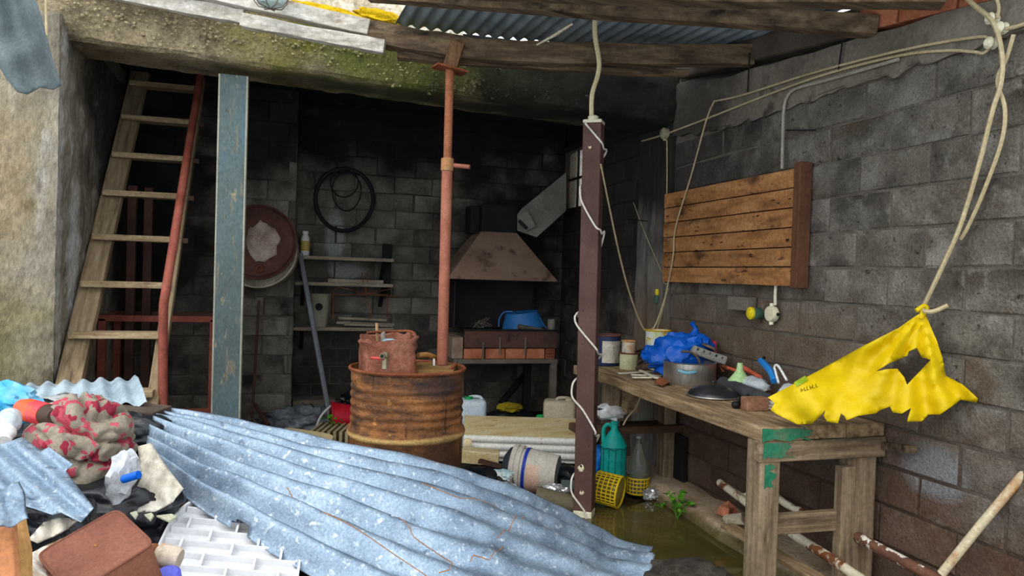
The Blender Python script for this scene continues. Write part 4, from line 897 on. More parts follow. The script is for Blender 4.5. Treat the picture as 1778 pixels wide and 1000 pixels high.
plant('small green shoot beside the grey tube and the tin sheet', Z_(945, 880, 0), 9, .05, .05, 8, .015)
plant('low sprig of weed near the foil ball at the kerb', Z_(1150, 882, 0), 10, .03, .05, 9, .010)

# ------------------------------------------------------------------ drum, tin box, prop
dc = V((.585, 3.80, 0)); Rr = .286; DT = .865
drumr = mat('drum_rust', [(84, 54, 34), (136, 88, 50), (172, 118, 68)], scale=3.2, grain=.34, gscale=70, rough=.8, bump=.4, bscale=50, stretch=(1, 1, 1.2),
  layers=[((74, 54, 42), 4, .5, .66, (1, 1, 3)), ((64, 48, 40), 9, .56, .70, (1, 1, 5)), ((46, 36, 32), 10, .6, .72, (3, 3, .3)), ((206, 150, 74), 9, .66, .76, (1, 1, 1.5))],
  zones=[((224, 186, 118), (.585, 3.8, .545), (.5, .5, .016), .9), ((76, 54, 40), (.585, 3.7, .28), (.6, .6, .26), .85), ((52, 44, 46), (.72, 3.5, .8), (.22, .2, .06), .8)])
t = thing('oil_drum', dc, 'rusty ribbed steel oil drum standing in the middle', 'drum')
prof = [(Rr * .97, 0), (Rr, .01), (Rr, .24), (Rr + .012, .265), (Rr, .29), (Rr, .52), (Rr + .010, .535), (Rr + .014, .55), (Rr + .008, .565), (Rr - .002, .58)]
z = .60
while z < .80: prof.append((Rr - .004 + .0035 * sin((z - .60) / .042 * 2 * pi), z)); z += .007
prof += [(Rr - .002, .81), (Rr - .002, DT - .015), (Rr + .006, DT - .01), (Rr + .008, DT), (Rr - .002, DT + .002), (Rr - .006, DT - .022), (0, DT - .024)]
def dent(q, an): return q * 1 if False else V((q.x * (1 + .006 * sin(an * 3 + q.z * 4)), q.y * (1 + .006 * sin(an * 3 + q.z * 4)), q.z))
b = B(); b.lathe(prof, dc, n=56, fn=dent); b.build('shell', drumr, t, smooth=True, autos=50)
b = B(); b.tube([dc + V((cos(a) * (Rr + .004), sin(a) * (Rr + .004), DT)) for a in [i * pi / 28 for i in range(56)]], .008, 7, closed=True); b.build('rim', rust_m, t, smooth=True)
lidz = DT + .005
b = B(); b.box(dc + R0 * .13 + F0 * .04 + Z * (lidz - .012), (.22, .30, .022), CR); b.build('lid_plate', mat('ochre_wood_plate', [(120, 92, 52), (156, 124, 76)], scale=5, rough=.85, bump=.4), t, bevel=.003)
b = B(); b.tube(cat_([dc + R0 * .22 - F0 * .06 + Z * lidz, dc + R0 * .24 + Z * (lidz + .012), dc + R0 * .24 + F0 * .1 + Z * lidz], 4), .008, 6); b.build('wire_bail', rust_m, t, smooth=True)
# crushed tin box with a tap
tp = dc - R0 * .085 - F0 * .10 + Z * (DT - .022); t = thing('tin_box', tp, 'crushed rusty square tin with a tap standing on the drum', 'tin')
hw_ = .122
def crush(q, an):
    k = q.z / .2
    q = Rz(.32) @ q; dz = (.022 * sin(an * 2 + .6) + .014 * sin(an * 5)) * max(0, k - .35)
    n_ = noise.noise(V((q.x * 14, q.y * 14, q.z * 18))) * .020 * (.4 + k)
    return V((q.x * 1.08 * (1 + n_ * 4) - .008 * k, q.y * (1 + n_ * 4), q.z + dz + n_))
pr = [(0, 0), (hw_, 0), (hw_, .03), (hw_ * .985, .06), (hw_ * .99, .10), (hw_ * .95, .125), (hw_ * 1.02, .145), (hw_ * .97, .17), (hw_ * 1.04, .19), (hw_ * 1.03, .196), (hw_ * .95, .19), (hw_ * .93, .13), (hw_ * .9, .02), (0, .015)]
b = B(); b.lathe(pr, tp, CR, n=48, sq=6, fn=crush); b.build('shell', mat('purple_rust', [(96, 56, 44), (132, 80, 62), (156, 106, 86)], scale=8, rough=.8, bump=.5, bscale=40, layers=[((170, 100, 58), 7, .6, .7, (1, 1, 1)), ((52, 34, 32), 5, .6, .7, (1, 1, 1))]), t, smooth=True, autos=50)
b = B(); b.tube(cat_([tp + R0 * -.10 - F0 * .05 + Z * .205, tp + R0 * -.02 + F0 * .0 + Z * .21, tp + R0 * .1 + F0 * .03 + Z * .212, tp + R0 * .12 + F0 * .02 + Z * .19], 5), .006, 7); b.build('bent_rim_wire', rust_m, t, smooth=True)
q = W(676, 592, dep(tp) - .10)
b = B(); b.blob(q, (.035, .006, .014), 5, .4, 3, 2, R=CR @ Matrix.Rotation(.35, 3, 'X')); b.build('blue_paint_mark', mat('pale_blue_paint', [(120, 160, 180), (150, 186, 200)], scale=20, rough=.7, bump=.2), t)
brs = mat('dull_brass', [(134, 124, 100), (170, 160, 134)], scale=8, rough=.45, bump=.15, metal=.6)
q = W(668, 640, dep(tp) - .185)
b = B(); b.tube([q, q + Z * .045], [.015, .014], 12).tube([q + Z * .045, q + Z * .075], [.012, .014], 12).tube([q + Z * .062 + F0 * .05, q + Z * .062 - F0 * .035 - R0 * .008], .013, 12).blob(q + Z * .062, (.018, .018, .018), 1, .0, 1, 2); tap = b.build('tap', brs, t, smooth=True)
b = B(); b.tube([q + Z * .062 - F0 * .036 - R0 * .008, q + Z * .062 - F0 * .038 - R0 * .008], .009, 10); b.build('tap_mouth', black_m, tap)
b = B(); b.tube([q + Z * .05 - F0 * .018, q + R0 * -.03 + Z * .05 - F0 * .02, q + R0 * -.062 + Z * .052 - F0 * .02], [.006, .008, .006], 8); b.build('tap_lever', mat('red_lever', [(170, 50, 44), (196, 74, 66)], scale=8, rough=.5, bump=.05), tap, smooth=True)
b = B(); q = tp + R0 * -.05 + Z * .06; b.tube([q, q - R0 * .012 + Z * .19], .0075, 7); tag(b.build('stick', mat('tan_stick', [(150, 112, 76), (178, 142, 104)], scale=8, rough=.8, bump=.2), smooth=True), 'tan stick standing in the crushed tin', 'stick')
b = B(); q = tp + R0 * -.02 + Z * .06; b.tube([q, q + R0 * -.01 + Z * .15], [.016, .012], 8); tag(b.build('grey_peg', mat('grey_peg_m', [(120, 116, 110), (150, 146, 140)], scale=9, rough=.7, bump=.2), smooth=True), 'short grey peg in the crushed tin', 'peg')
b = B(); b.tube(cat_([W(726, 617, 3.85), W(742, 616, 3.9), W(758, 622, 3.98)], 4), .014, 9); tag(b.build('pipe_elbow', mat('ochre_pipe', [(150, 104, 54), (178, 130, 76)], scale=9, rough=.75, bump=.25), smooth=True), 'ochre bent pipe between the crushed tin and the prop', 'pipe')
# red prop
b0 = dc + R0 * .165 + F0 * .10 + Z * (lidz + .0); b1 = W(781, 122, 3.96); t = thing('steel_prop', b0, 'red oxide adjustable steel prop standing on the drum under the roof timber', 'prop')
ax = (b1 - b0).normalized(); Lp = (b1 - b0).length; q = b0 + ax * (Lp * .675)
b = B(); b.tube([b0, q], .029, 16); b.build('outer_tube', redox_m, t, smooth=True)
b = B(); pts = []; rr = []; n = 130
for i in range(n + 1):
    pts.append(q.lerp(b1, i / n)); rr.append(.0205 if i % 2 else .0235)
b.tube(pts, rr, 14); b.build('threaded_tube', mat('thread_rust', [(142, 88, 62), (170, 112, 80)], scale=8, rough=.75, bump=.2), t, smooth=False)
b = B(); b.tube([q - ax * .03, q + ax * .035], .034, 16); b.build('collar', mat('collar_paint', [(120, 128, 112), (160, 116, 72), (170, 110, 80)], scale=12, rough=.7, bump=.2), t, smooth=True)
b = B(); b.tube([q + RT * .03, q + RT * .12 - UP * .012 - FW * .02], .012, 10); b.build('handle', redox_m, t, smooth=True)
b = B(); b.box(b1 + ax * .004, (.17, .12, .01), CR @ Matrix.Rotation(.14, 3, 'Y') @ Rz(.4)); b.build('head_plate', rust_m, t)
b = B(); b.box(b1 + ax * .075 + R0 * .02, (.075, .06, .15), CR @ Matrix.Rotation(.28, 3, 'Y')); tag(b.build('wood_wedge', mat('split_wedge', [(92, 66, 44), (140, 108, 76)], scale=8, rough=.85, bump=.6, stretch=(5, 5, .7)), bevel=.005), 'split wood wedge between the prop head and the timber', 'wedge')
b = B(); b.tube([b0 + ax * .0 - R0 * .04 - F0 * .03, b0 + ax * .035 - R0 * .04 - F0 * .03], .006, 7); tag(b.build('bolt', plast_w), 'pale bolt standing beside the prop foot', 'bolt')

# ------------------------------------------------------------------ grill with hood
gx0, gx1, gy0, gy1 = 1.335, 2.115, 5.80, 6.40
t = thing('brick_grill', (1.72, 6.1, .08), 'brick-lined steel grill with a rusty pyramid hood', 'grill')
gst = mat('burnt_steel', [(54, 40, 38), (82, 58, 52), (98, 66, 54)], scale=4, rough=.75, bump=.25, layers=[((34, 28, 28), 7, .6, .7, (1, 1, 1))])
frm = mat('dusty_frame', [(92, 84, 74), (120, 110, 98)], scale=5, rough=.85, bump=.3)
b = B(); b.box(((gx0 + gx1) / 2, gy0 + .0, .835), (gx1 - gx0, .012, .14)); b.build('front_plate', gst, t)
b = B(); b.box(((gx0 + gx1) / 2, gy0 - .004, .908), (gx1 - gx0 + .01, .03, .012)); b.build('top_edge', black_m, t)
b = B(); b.box(((gx0 + gx1) / 2, (gy0 + gy1) / 2, .78), (gx1 - gx0 - .02, gy1 - gy0, .03)); b.build('fire_tray', black_m, t)
x = gx0
for l in (.175, .17, .175, .165):
    b = B(); b.box((x + l / 2, gy0 + .055, .715), (l - .008, .1, .082)); b.build('brick', redbrick_m, t, bevel=.004); x += l
hb = thing; bx0 = x + .005
b = B(); b.box((bx0 + .038, gy0 + .058, .715), (.072, .09, .082)); o = b.build('brick', mat('brick_hole_dark', [(40, 26, 22), (56, 36, 30)], scale=8, rough=.95, bump=.2), t)
b = B()
for i in range(5): b.box((bx0 + .004 + .017 * i, gy0 + .008, .715), (.006, .014, .082))
for i in range(4): b.box((bx0 + .038, gy0 + .008, .677 + .0255 * i), (.074, .014, .006))
b.build('brick_grid', redbrick_m, t)
for i, y in enumerate((gy0 + .07, gy0 + .2, gy0 + .33, gy0 + .46)):
    b = B(); b.box((gx0 - .05, y, .76 + .0 * i), (.09, .12, .17)); b.build('brick', mat('grey_brick', [(120, 96, 82), (160, 140, 124)], scale=7, rough=.95, bump=.5, vary=.15), t, bevel=.005)
b = B(); b.box(((gx0 + gx1) / 2 - .02, gy0, .655), (gx1 - gx0 + .06, .04, .035)).box((gx1 - .01, (gy0 + gy1) / 2, .655), (.04, .6, .035)).box((gx0 - .06, (gy0 + gy1) / 2, .655), (.04, .6, .035)); b.build('frame', frm, t, bevel=.003)
for x, y in ((gx0 - .02, gy0 + .02), (gx1 - .02, gy0 + .01), (gx0 - .02, gy1 - .02), (gx1 - .06, gy1 - .02)):
    b = B(); b.box((x, y, .36), (.05, .05, .58)); b.build('leg', frm, t, bevel=.003)
for px in (839, 868, 912):
    q = Y_(px, 600, gy0 - .012); b = B(); b.box((q.x, gy0 - .012, .78 if px != 839 else .74), (.012, .008, .14)); b.build('hook_strap', frm, t)
b = B(); b.box((1.70, gy1 + .03, 1.13), (.8, .012, .50)).box((1.32, gy1 - .12, 1.13), (.012, .3, .46)); b.build('back_plate', mat('sooty_plate', [(24, 21, 24), (40, 34, 37), (52, 42, 42)], scale=3, rough=.7, bump=.2), t)
# hood
hz0 = Y_(870, 486, 5.82).z; hl_, hr_ = Y_(778, 482, 5.82), Y_(968, 488, 5.82); ht = Y_(866, 404, 6.15)
hx0, hx1 = hl_.x, hr_.x; tx0, tx1 = Y_(836, 404, 6.12).x, Y_(897, 405, 6.12).x; tz = ht.z
v_ = [(hx0, 5.82, hz0), (hx1, 5.82, hz0), (hx1, 6.45, hz0), (hx0, 6.45, hz0), (tx0, 6.12, tz), (tx1, 6.12, tz), (tx1, 6.42, tz), (tx0, 6.42, tz)]
b = B(); b.add(v_, [(0, 1, 5, 4), (1, 2, 6, 5), (2, 3, 7, 6), (3, 0, 4, 7)]); b.build('hood', mat('hood_rust', [(110, 88, 72), (138, 112, 94), (152, 128, 108)], scale=4, rough=.75, bump=.3, bscale=70, layers=[((82, 62, 54), 7, .56, .7, (1, 1, 1))]), t, solid=.006)
hood = [c for c in t.children if c.name.startswith('hood')][0] if t.children else t
b = B(); cz = Y_(860, 356, 6.15).z; b.box(((tx0 + tx1) / 2, 6.27, (tz + cz) / 2), (tx1 - tx0, .3, cz - tz)); b.box((tx0 - .04, 6.3, (tz + cz) / 2 - .01), (.08, .2, cz - tz)); b.build('chimney', mat('chimney_black', [(20, 19, 22), (32, 30, 33)], scale=5, rough=.8, bump=.25), t, bevel=.006)
# metal duct
gal = mat('dusty_galvanised', [(92, 94, 86), (118, 120, 110), (134, 136, 126)], scale=4, rough=.7, bump=.15, metal=.2)
t = thing('sheet_duct', W(930, 412, 6.42), 'grey sheet-metal duct slanting from the hood to the window', 'duct')
b = B(); b.prism([W(898, 372, 6.38), W(906, 362, 6.38), W(983, 299, 6.5), W(983, 366, 6.5), W(932, 412, 6.40), W(898, 400, 6.38)], F0 * .07); b.build('duct', gal, t, bevel=.004)
b = B(); b.box(W(914, 384, 6.36), (.1, .02, .15), CR @ Matrix.Rotation(-.5, 3, 'Y')); b.build('collar_plate', gal, t, bevel=.003)
b = B(); b.box(W(908, 390, 6.34), (.10, .012, .03), CR @ Matrix.Rotation(.75, 3, 'Y')); b.build('hinge', black_m, t)
# things in and under the grill
basb = mat('blue_basin_plastic', [(34, 96, 160), (54, 126, 192)], scale=3, rough=.45, bump=.04)
p = Y_(908, 570, 6.05); p.z = .915; t = thing('basin', p, 'blue plastic basin tipped over on the grill', 'basin')
R = CR @ Matrix.Rotation(radians(100), 3, 'X') @ Matrix.Rotation(.5, 3, 'Y')
b = B(); b.lathe([(.17, 0), (.165, 0), (.13, .12), (0, .125), (0, .132), (.137, .13), (.178, .004), (.178, -.004)], p + Z * .0 - F0 * .04, CR @ Matrix.Rotation(-.12, 3, 'Y'), n=36, fn=lambda q, an: V((q.x, q.y * .8, q.z + .01 * sin(an))))
b.build('basin_body', basb, t, smooth=True)
b = B(); pp = p - R0 * .14 - F0 * .05; b.tube(cat_([pp + R0 * .05 + Z * .13, pp + R0 * -.02 + Z * .125, pp + R0 * -.06 + Z * .07, pp + R0 * -.065], 5), .006, 7).tube([p + R0 * .13 + Z * .1 - F0 * .08, p + R0 * .19 - F0 * .08], .006, 6); b.build('handle', basb, t, smooth=True)
rod('metal_pipe', 'short grey pipe lying on the grill in front of the blue basin', 'pipe', [Y_(900, 567, 5.86), Y_(942, 573, 5.88)], [.02, .016], mat('ashy_pipe', [(84, 78, 70), (112, 106, 96)], scale=8, rough=.8, bump=.3))
p = Y_(957, 574, 5.95); can('small_can', 'small ash-grey can at the right end of the grill', V((p.x, p.y, .90)), .033, .09, mat('ashy_can', [(110, 106, 96), (138, 134, 122)], scale=8, rough=.8, bump=.2))
t = thing('twigs', Y_(832, 572, 5.85), 'thin dry twigs on the left end of the grill', 'twigs')
for i in range(9):
    q = Y_(832 + rnd.uniform(-10, 10), 571, 5.86); q.z = .918
    b = B(); b.tube([q, q + V((rnd.uniform(-.05, .05), rnd.uniform(-.03, .03), rnd.uniform(.01, .05))), q + V((rnd.uniform(-.08, .08), rnd.uniform(-.03, .03), rnd.uniform(.0, .09)))], .003, 5); b.build('twig', frm, t)
b = B(); b.tube([Y_(870, 700, 6.2), Y_(912, 650, 6.3)], .03, 10); tag(b.build('stove_pipe', black_m, smooth=True), 'black stove pipe leaning in the dark under the grill', 'pipe')
b = B(); b.box((1.98, 6.15, .34), (.06, .06, .52)); tag(b.build('steel_stake', black_m), 'dark steel stake under the grill near its right leg', 'stake')
yr = mat('mustard_rag', [(140, 124, 20), (176, 158, 36)], scale=9, rough=.9, bump=.4)
p = Y_(886, 708, 5.95); b = B(); b.blob(p, (.11, .07, .04), 51, .35, 3, 3, ridge=.4); tag(b.build('rag', yr, smooth=True), 'mustard yellow rag under the grill', 'rag')
b = B(); b.blob(V((p.x + .02, p.y + .06, .15)), (.2, .14, .10), 52, .25, 2, 3, flat=.08); tag(b.build('rubbish_bag', bagk_m, smooth=True), 'black rubbish bag under the yellow rag', 'bag')
def jerry(label, c, w_, d_, h, m, capm, ang, capx):
    t = thing('jerrycan', c, label, 'jerrycan'); R = CR @ Rz(ang)
    b = B(); b.box(V(c) + Z * h / 2, (w_, d_, h), R); o = b.build('body', m, t, bevel=min(w_, d_) * .2); o.modifiers['bevel'].segments = 4
    o.data.polygons.foreach_set('use_smooth', [True] * len(o.data.polygons))
    b = B(); b.tube([V(c) + R @ V((capx, -.02, h - .002)), V(c) + R @ V((capx, -.02, h + .02))], .03, 14); b.build('cap', capm, t, smooth=True)
    b = B(); b.tube(cat_([V(c) + R @ V((-w_ * .1, 0, h - .02)), V(c) + R @ V((-w_ * .05, 0, h + .012)), V(c) + R @ V((w_ * .3, 0, h + .012)), V(c) + R @ V((w_ * .36, 0, h - .03))], 4), .012, 8); b.build('handle', m, t, smooth=True)
    return t
jw = mat('jerry_white', [(186, 200, 210), (206, 218, 226)], scale=3, rough=.4, bump=.03)
jb = mat('jerry_beige', [(166, 152, 130), (190, 178, 156)], scale=4, rough=.55, bump=.1, layers=[((104, 92, 78), 14, .68, .74, (1, 1, 1))])
gcap = mat('green_cap', [(20, 140, 70), (36, 170, 90)], scale=4, rough=.4, bump=0)
p = W(818, 692, 5.6); jerry('white jerrycan with green cap beside the drum', V((p.x, p.y, .0)), .23, .17, p.z, jw, gcap, .1, -.02)
p = W(972, 694, 5.55); jerry('beige scuffed jerrycan left of the steel post', V((p.x, p.y, .0)), .24, .17, p.z, jb, jb, -.05, .07)
b = B(); p = W(938, 722, 5.5); b.lathe([(.03, 0), (.03, .02), (.02, .028), (0, .03)], p - Z * .02, n=16); tag(b.build('plastic_cap', gcap, smooth=True), 'green cap lying beside the beige jerrycan', 'cap')  # loose green cap
# radiator panels
whp = mat('white_enamel_panel', [(214, 212, 204), (232, 230, 224)], scale=3, rough=.4, bump=.05, layers=[((190, 110, 30), 5, .68, .76, (4, 4, .6))])
ylp = mat('yellowed_panel', [(176, 150, 92), (200, 182, 136), (206, 196, 160)], scale=4, rough=.6, bump=.2, stretch=(.6, 4, 4), layers=[((140, 90, 44), 9, .62, .72, (.8, 4, 4))])
t = thing('radiator', W(905, 800, 5.1), 'white ribbed enamel panel with rust-yellow top lying on the floor', 'panel')
a_, c_ = W(806, 722, 5.45), W(1012, 728, 5.45); e_, f_ = W(806, 755, 5.15), W(1012, 762, 5.12)
b = B(); b.add([a_, c_, f_, e_], [(0, 1, 2, 3)]); b.build('top_face', ylp, t, solid=.01)
for i in range(3):
    y = .022 + .052 * i
    b = B(); b.tube([e_ - Z * y - F0 * .004, f_ - Z * y - F0 * .004], .024, 12); b.build('rib', whp, t, smooth=True)
b = B(); b.add([e_, f_, f_ - Z * .17, e_ - Z * .17], [(0, 1, 2, 3)]); b.build('front_face', whp, t, solid=.012)
b = B(); q = W(812, 768, 5.08); b.lathe([(.03, 0), (.03, .015), (.014, .02), (0, .02)], q, axes(-F0), n=18); b.build('end_boss', crm, t, smooth=True)
b = B(); p = W(834, 792, 4.95); b.box(p, (.25, .12, .085), CR @ Matrix.Rotation(.06, 3, 'Y')); tag(b.build('box_section', ylp, bevel=.006), 'rusty yellow metal box section in front of the ribbed panel', 'panel')
b = B(); b.bar(W(832, 800, 4.8), W(890, 815, 4.75), .05, .02); tag(b.build('rusty_bar', darkred_m), 'dark rusty bar lying in front of the yellow box section', 'bar')
# bucket on its side
ptm = mat('bucket_print', [(168, 160, 146), (196, 190, 178), (176, 170, 158)], scale=6, rough=.6, bump=.06, layers=[((110, 100, 90), 9, .64, .74, (1, 1, 1))])
p = W(890, 812, 4.72); a = (R0 * 1 - F0 * .25 + Z * -.06).normalized(); R = axes(a); t = thing('paint_bucket', V((p.x, p.y, 0)) + R0 * .1, 'large white paint bucket with blue band lying on its side', 'bucket')
b = B(); b.lathe([(.142, 0), (.148, .005), (.148, .03), (.14, .035), (.147, .05), (.147, .065), (.139, .07), (.135, .1), (.118, .29), (0, .29)], p, R, n=40); b.build('bucket_body', ptm, t, smooth=True)
b = B(); b.lathe([(.139, .085), (.139, .105)], p, R, n=40); b.f = [f for f in b.f if len(f) == 4]; b.build('blue_band', mat('royal_blue', [(24, 46, 150), (34, 58, 172)], scale=5, rough=.5, bump=0), t, smooth=True)
b = B(); b.grid(lambda u, v: p + R @ V((cos(2.6 + u * 1.75) * (.1345 - .0168 * (v * 1.0)), sin(2.6 + u * 1.75) * (.1345 - .0168 * v), .115 + .165 * v)), 14, 6)
b.build('printed_label', mat('faded_label', [(206, 150, 120), (214, 178, 156), (206, 196, 182)], scale=5, rough=.6, bump=0, layers=[((196, 60, 96), 12, .66, .7, (1, 1, 1))]), t, smooth=True)
b = B(); b.tube(cat_([p + a * .08 + Z * .14 - F0 * .02, p + a * .05 - F0 * .1 + Z * .07, p + a * .0 - F0 * .15 - Z * .02, p + a * .03 - F0 * .14 - Z * .09], 5), .003, 5); b.build('wire_handle', black_m, t)
b = B(); b.lathe([(0, -.06), (.08, -.05), (.125, -.02), (.135, .0), (.0, .0)], p - a * .003, R, n=32); tag(b.build('rubber_ball', mat('slate_rubber', [(40, 44, 50), (56, 60, 66)], scale=5, rough=.6, bump=.05), smooth=True), 'dark slate dome stuck in the mouth of the paint bucket', 'dome')
# other floor clutter
ttm = mat('olive_tube', [(88, 80, 62), (108, 100, 80)], scale=5, rough=.7, bump=.15)
b = B(); a1, a2 = W(930, 860, 4.3), W(1006, 878, 4.28); b.tube([a1.lerp(a2, i / 40) for i in range(41)], [.052 if i % 2 else .0505 for i in range(41)], 20); tag(b.build('ribbed_tube', ttm, smooth=True), 'olive-grey ribbed tube lying in the puddle', 'tube')
foil = mat('foil', [(150, 150, 150), (196, 196, 196), (226, 226, 224)], scale=9, rough=.25, bump=.4, bscale=14, metal=.7)
for lab, px, py, zc, r_ in (('crumpled foil between the paint bucket and the ribbed tube', 962, 848, 4.45, (.065, .035, .028)), ('round crumpled foil ball beside the glass demijohn', 1131, 858, 4.58, (.048, .045, .038)), ('small piece of foil beside the first crumpled foil', 980, 852, 4.4, (.035, .03, .022))):
    b = B(); b.blob(W(px, py, zc), r_, px, .3, 3.5, 3, R=CR, ridge=.5); tag(b.build('foil_ball', foil), lab, 'foil')
b = B(); p = W(988, 843, 4.6); b.tube([p - R0 * .05, p + R0 * .04, p + R0 * .06], [.035, .035, .02], 14); tag(b.build('glass_jar', mat('green_grey_glass', [(130, 150, 140), (156, 174, 166)], scale=4, rough=.1, bump=.03, trans=.7), smooth=True), 'grey-green glass jar lying behind the steel post', 'jar')
teal = mat('teal_plastic', [(12, 138, 130), (20, 160, 150), (36, 172, 160)], scale=3, rough=.45, bump=.05, layers=[((10, 96, 92), 6, .66, .76, (1, 1, 1))])
tdk = mat('teal_dark', [(8, 90, 88), (12, 104, 100)], scale=4, rough=.6, bump=0)
p = Z_(1066, 866, 0) + F0 * .07; r = 45 / 2 * dep(p) / FP * .97; H = (866 - 735) * dep(p) / FP * .985
t = thing('demijohn', p, 'teal plastic-cased demijohn with a loop handle beside the post', 'demijohn')
b = B(); b.lathe([(r * .95, 0), (r, .01), (r, H * .24), (r * 1.01, H * .25), (r, H * .26), (r, H * .5), (r * 1.01, H * .51), (r, H * .52), (r, H * .66), (r * 1.03, H * .675), (r * .98, H * .69), (r * .82, H * .76), (r * .5, H * .84), (r * .3, H * .885), (r * .27, H * .97), (r * .3, H * .975), (r * .3, H), (0, H)], p, n=36); bo = b.build('casing', teal, t, smooth=True)
b = B(); q = p - R0 * r * .25; b.tube(cat_([q + Z * H * .94, q - R0 * r * .35 + Z * H * .955, q - R0 * r * .6 + Z * H * .90, q - R0 * r * .62 + Z * H * .80, q - R0 * r * .6 + Z * H * .72], 5), .0125, 8); b.build('handle', teal, t, smooth=True)
for i in range(12):
    a = -pi / 2 - YAW + (i - 6) * .52
    for z0_, z1_ in ((.27, .5), (.53, .65)) if i % 2 else ((.05, .24), (.27, .65)):
        b = B(); b.tube([p + V((cos(a) * r * 1.003, sin(a) * r * 1.003, H * z0_)), p + V((cos(a) * r * 1.003, sin(a) * r * 1.003, H * z1_))], .003, 4); b.build('seam', tdk, bo)
b = B(); b.tube([p + V((cos(a) * r * 1.02, sin(a) * r * 1.02, H * .655 + .004 * sin(a * 7))) for a in [i * pi / 18 for i in range(36)]], .003, 4, closed=True); b.build('seam', tdk, bo)
# glass demijohn in a yellow basket
gls = mat('bottle_glass', [(214, 226, 218), (224, 234, 228)], scale=3, rough=.12, bump=.03, trans=.92, spec=.5, ior=1.3)
ybk = mat('yellow_basket_plastic', [(206, 172, 16), (226, 194, 36)], scale=4, rough=.5, bump=.03)
def basket(t, c, r, h, R=None, n=18, rows=5):
    R = R or Matrix.Identity(3)
    for i in range(n):
        a = 2 * pi * i / n; b = B(); b.tube([V(c) + R @ V((cos(a) * r * .97, sin(a) * r * .97, 0)), V(c) + R @ V((cos(a) * r, sin(a) * r, h))], .0035, 4); b.build('stave', ybk, t)
    for k in range(rows):
        zz = h * k / (rows - 1); b = B(); b.tube([V(c) + R @ V((cos(a) * r, sin(a) * r, zz)) for a in [i * pi / 14 for i in range(28)]], .004 if 0 < k < rows - 1 else .006, 5, closed=True); b.build('hoop', ybk, t)
p = Z_(1110, 861, 0) + F0 * .07; r = 38 / 2 * dep(p) / FP; H = (861 - 765) * dep(p) / FP
t = thing('demijohn', p, 'clear glass demijohn in a yellow plastic basket', 'demijohn')
b = B(); b.lathe([(0, .006), (r * .9, .004), (r * .97, .02), (r * .97, H * .5), (r * .85, H * .6), (r * .5, H * .78), (r * .28, H * .9), (r * .26, H * .97), (r * .3, H * .98), (r * .3, H)], p, n=32); b.build('glass', gls, t, smooth=True)
b = B(); b.lathe([(0, .01), (r * .88, .01), (r * .92, .03), (r * .92, H * .3), (0, H * .3)], p, n=28); b.build('liquid', mat('murky_liquid', [(150, 150, 120), (170, 168, 140)], scale=3, rough=.2, bump=0, trans=.5), t, smooth=True)
b = B(); b.lathe([(r * .25, H * .98), (r * .25, H * 1.03), (0, H * 1.03)], p, n=14); b.build('stopper', mat('cork_grey', [(120, 128, 122), (146, 154, 148)], scale=9, rough=.7, bump=.1), t)
basket(t, p + Z * .005, r * 1.0, H * .27)
p = W(1056, 868, 4.42); p.z = .105; a = (R0 * .92 - F0 * .45 - Z * .10).normalized(); R = axes(a)
t = thing('wicker_basket', V((p.x, p.y, 0)), 'yellow plastic basket lying on its side in the puddle', 'basket')
basket(t, p - a * .07, .092, .14, R, 26, 6)
b = B(); b.lathe([(.088, 0), (.07, .004), (0, .006)], p + a * .066, R, n=24); b.build('base_disc', mat('dull_yellow_base', [(150, 132, 60), (176, 158, 84)], scale=6, rough=.6, bump=.2), t, smooth=True)
b = B(); b.lathe([(.085, .13), (.085, .02), (.06, -.03), (.03, -.06), (.028, -.1)], p - a * .07, R, n=24); b.build('bottle_inside', mat('brown_green_glass', [(110, 100, 50), (134, 124, 70)], scale=4, rough=.2, bump=.02, trans=.4), t, smooth=True)
b = B(); b.blob(W(1036, 800, 4.75), (.05, .06, .09), 61, .2, 2, 3, ridge=.3); tag(b.build('blue_sack', mat('cobalt_plastic', [(10, 90, 176), (24, 112, 200)], scale=5, rough=.4, bump=.3), smooth=True), 'cobalt blue plastic behind the teal demijohn', 'plastic')
p = W(1056, 716, 4.72); t = thing('printed_bag', V((p.x, p.y, .418)), 'white printed plastic bag on the lower bench shelf', 'bag')
b = B(); b.blob(p, (.10, .06, .05), 63, .25, 2.6, 3, R=CR, ridge=.45); b.build('bag_body', mat('white_black_print', [(190, 192, 192), (214, 216, 216)], scale=5, rough=.4, bump=.4, bscale=14, layers=[((30, 34, 40), 5, .60, .64, (.6, .6, 3))]), t, smooth=True)
for lab, px, py, zc, rr, m_, sd_ in (('black crumpled plastic at the right foot of the drum', 832, 830, 4.1, (.10, .09, .06), bagk_m, 71), ('dark brown crumpled rubbish bag in front of the paint bucket', 860, 845, 4.15, (.08, .07, .05), mat('brown_bag', [(40, 34, 30), (62, 54, 48)], scale=5, rough=.5, bump=.4, bscale=14), 72), ('white and cyan tissue beside the paint bucket', 872, 826, 4.3, (.06, .05, .035), mat('tissue', [(214, 220, 220), (232, 236, 236), (90, 196, 200)], scale=5, rough=.8, bump=.4), 73), ('grey plastic scraps at the edge of the large tin sheet', 880, 852, 4.05, (.055, .05, .04), mat('grey_scraps', [(70, 68, 66), (150, 150, 150), (196, 196, 196)], scale=9, rough=.5, bump=.5), 74), ('dark bag behind the ribbed panel and the tube', 975, 822, 4.75, (.12, .1, .05), bagk_m, 75)):
    b = B(); p = W(px, py, zc); b.blob(p, rr, sd_, .3, 3, 3, R=CR, ridge=.5); tag(b.build('rubbish', m_, smooth=True), lab, 'rubbish')
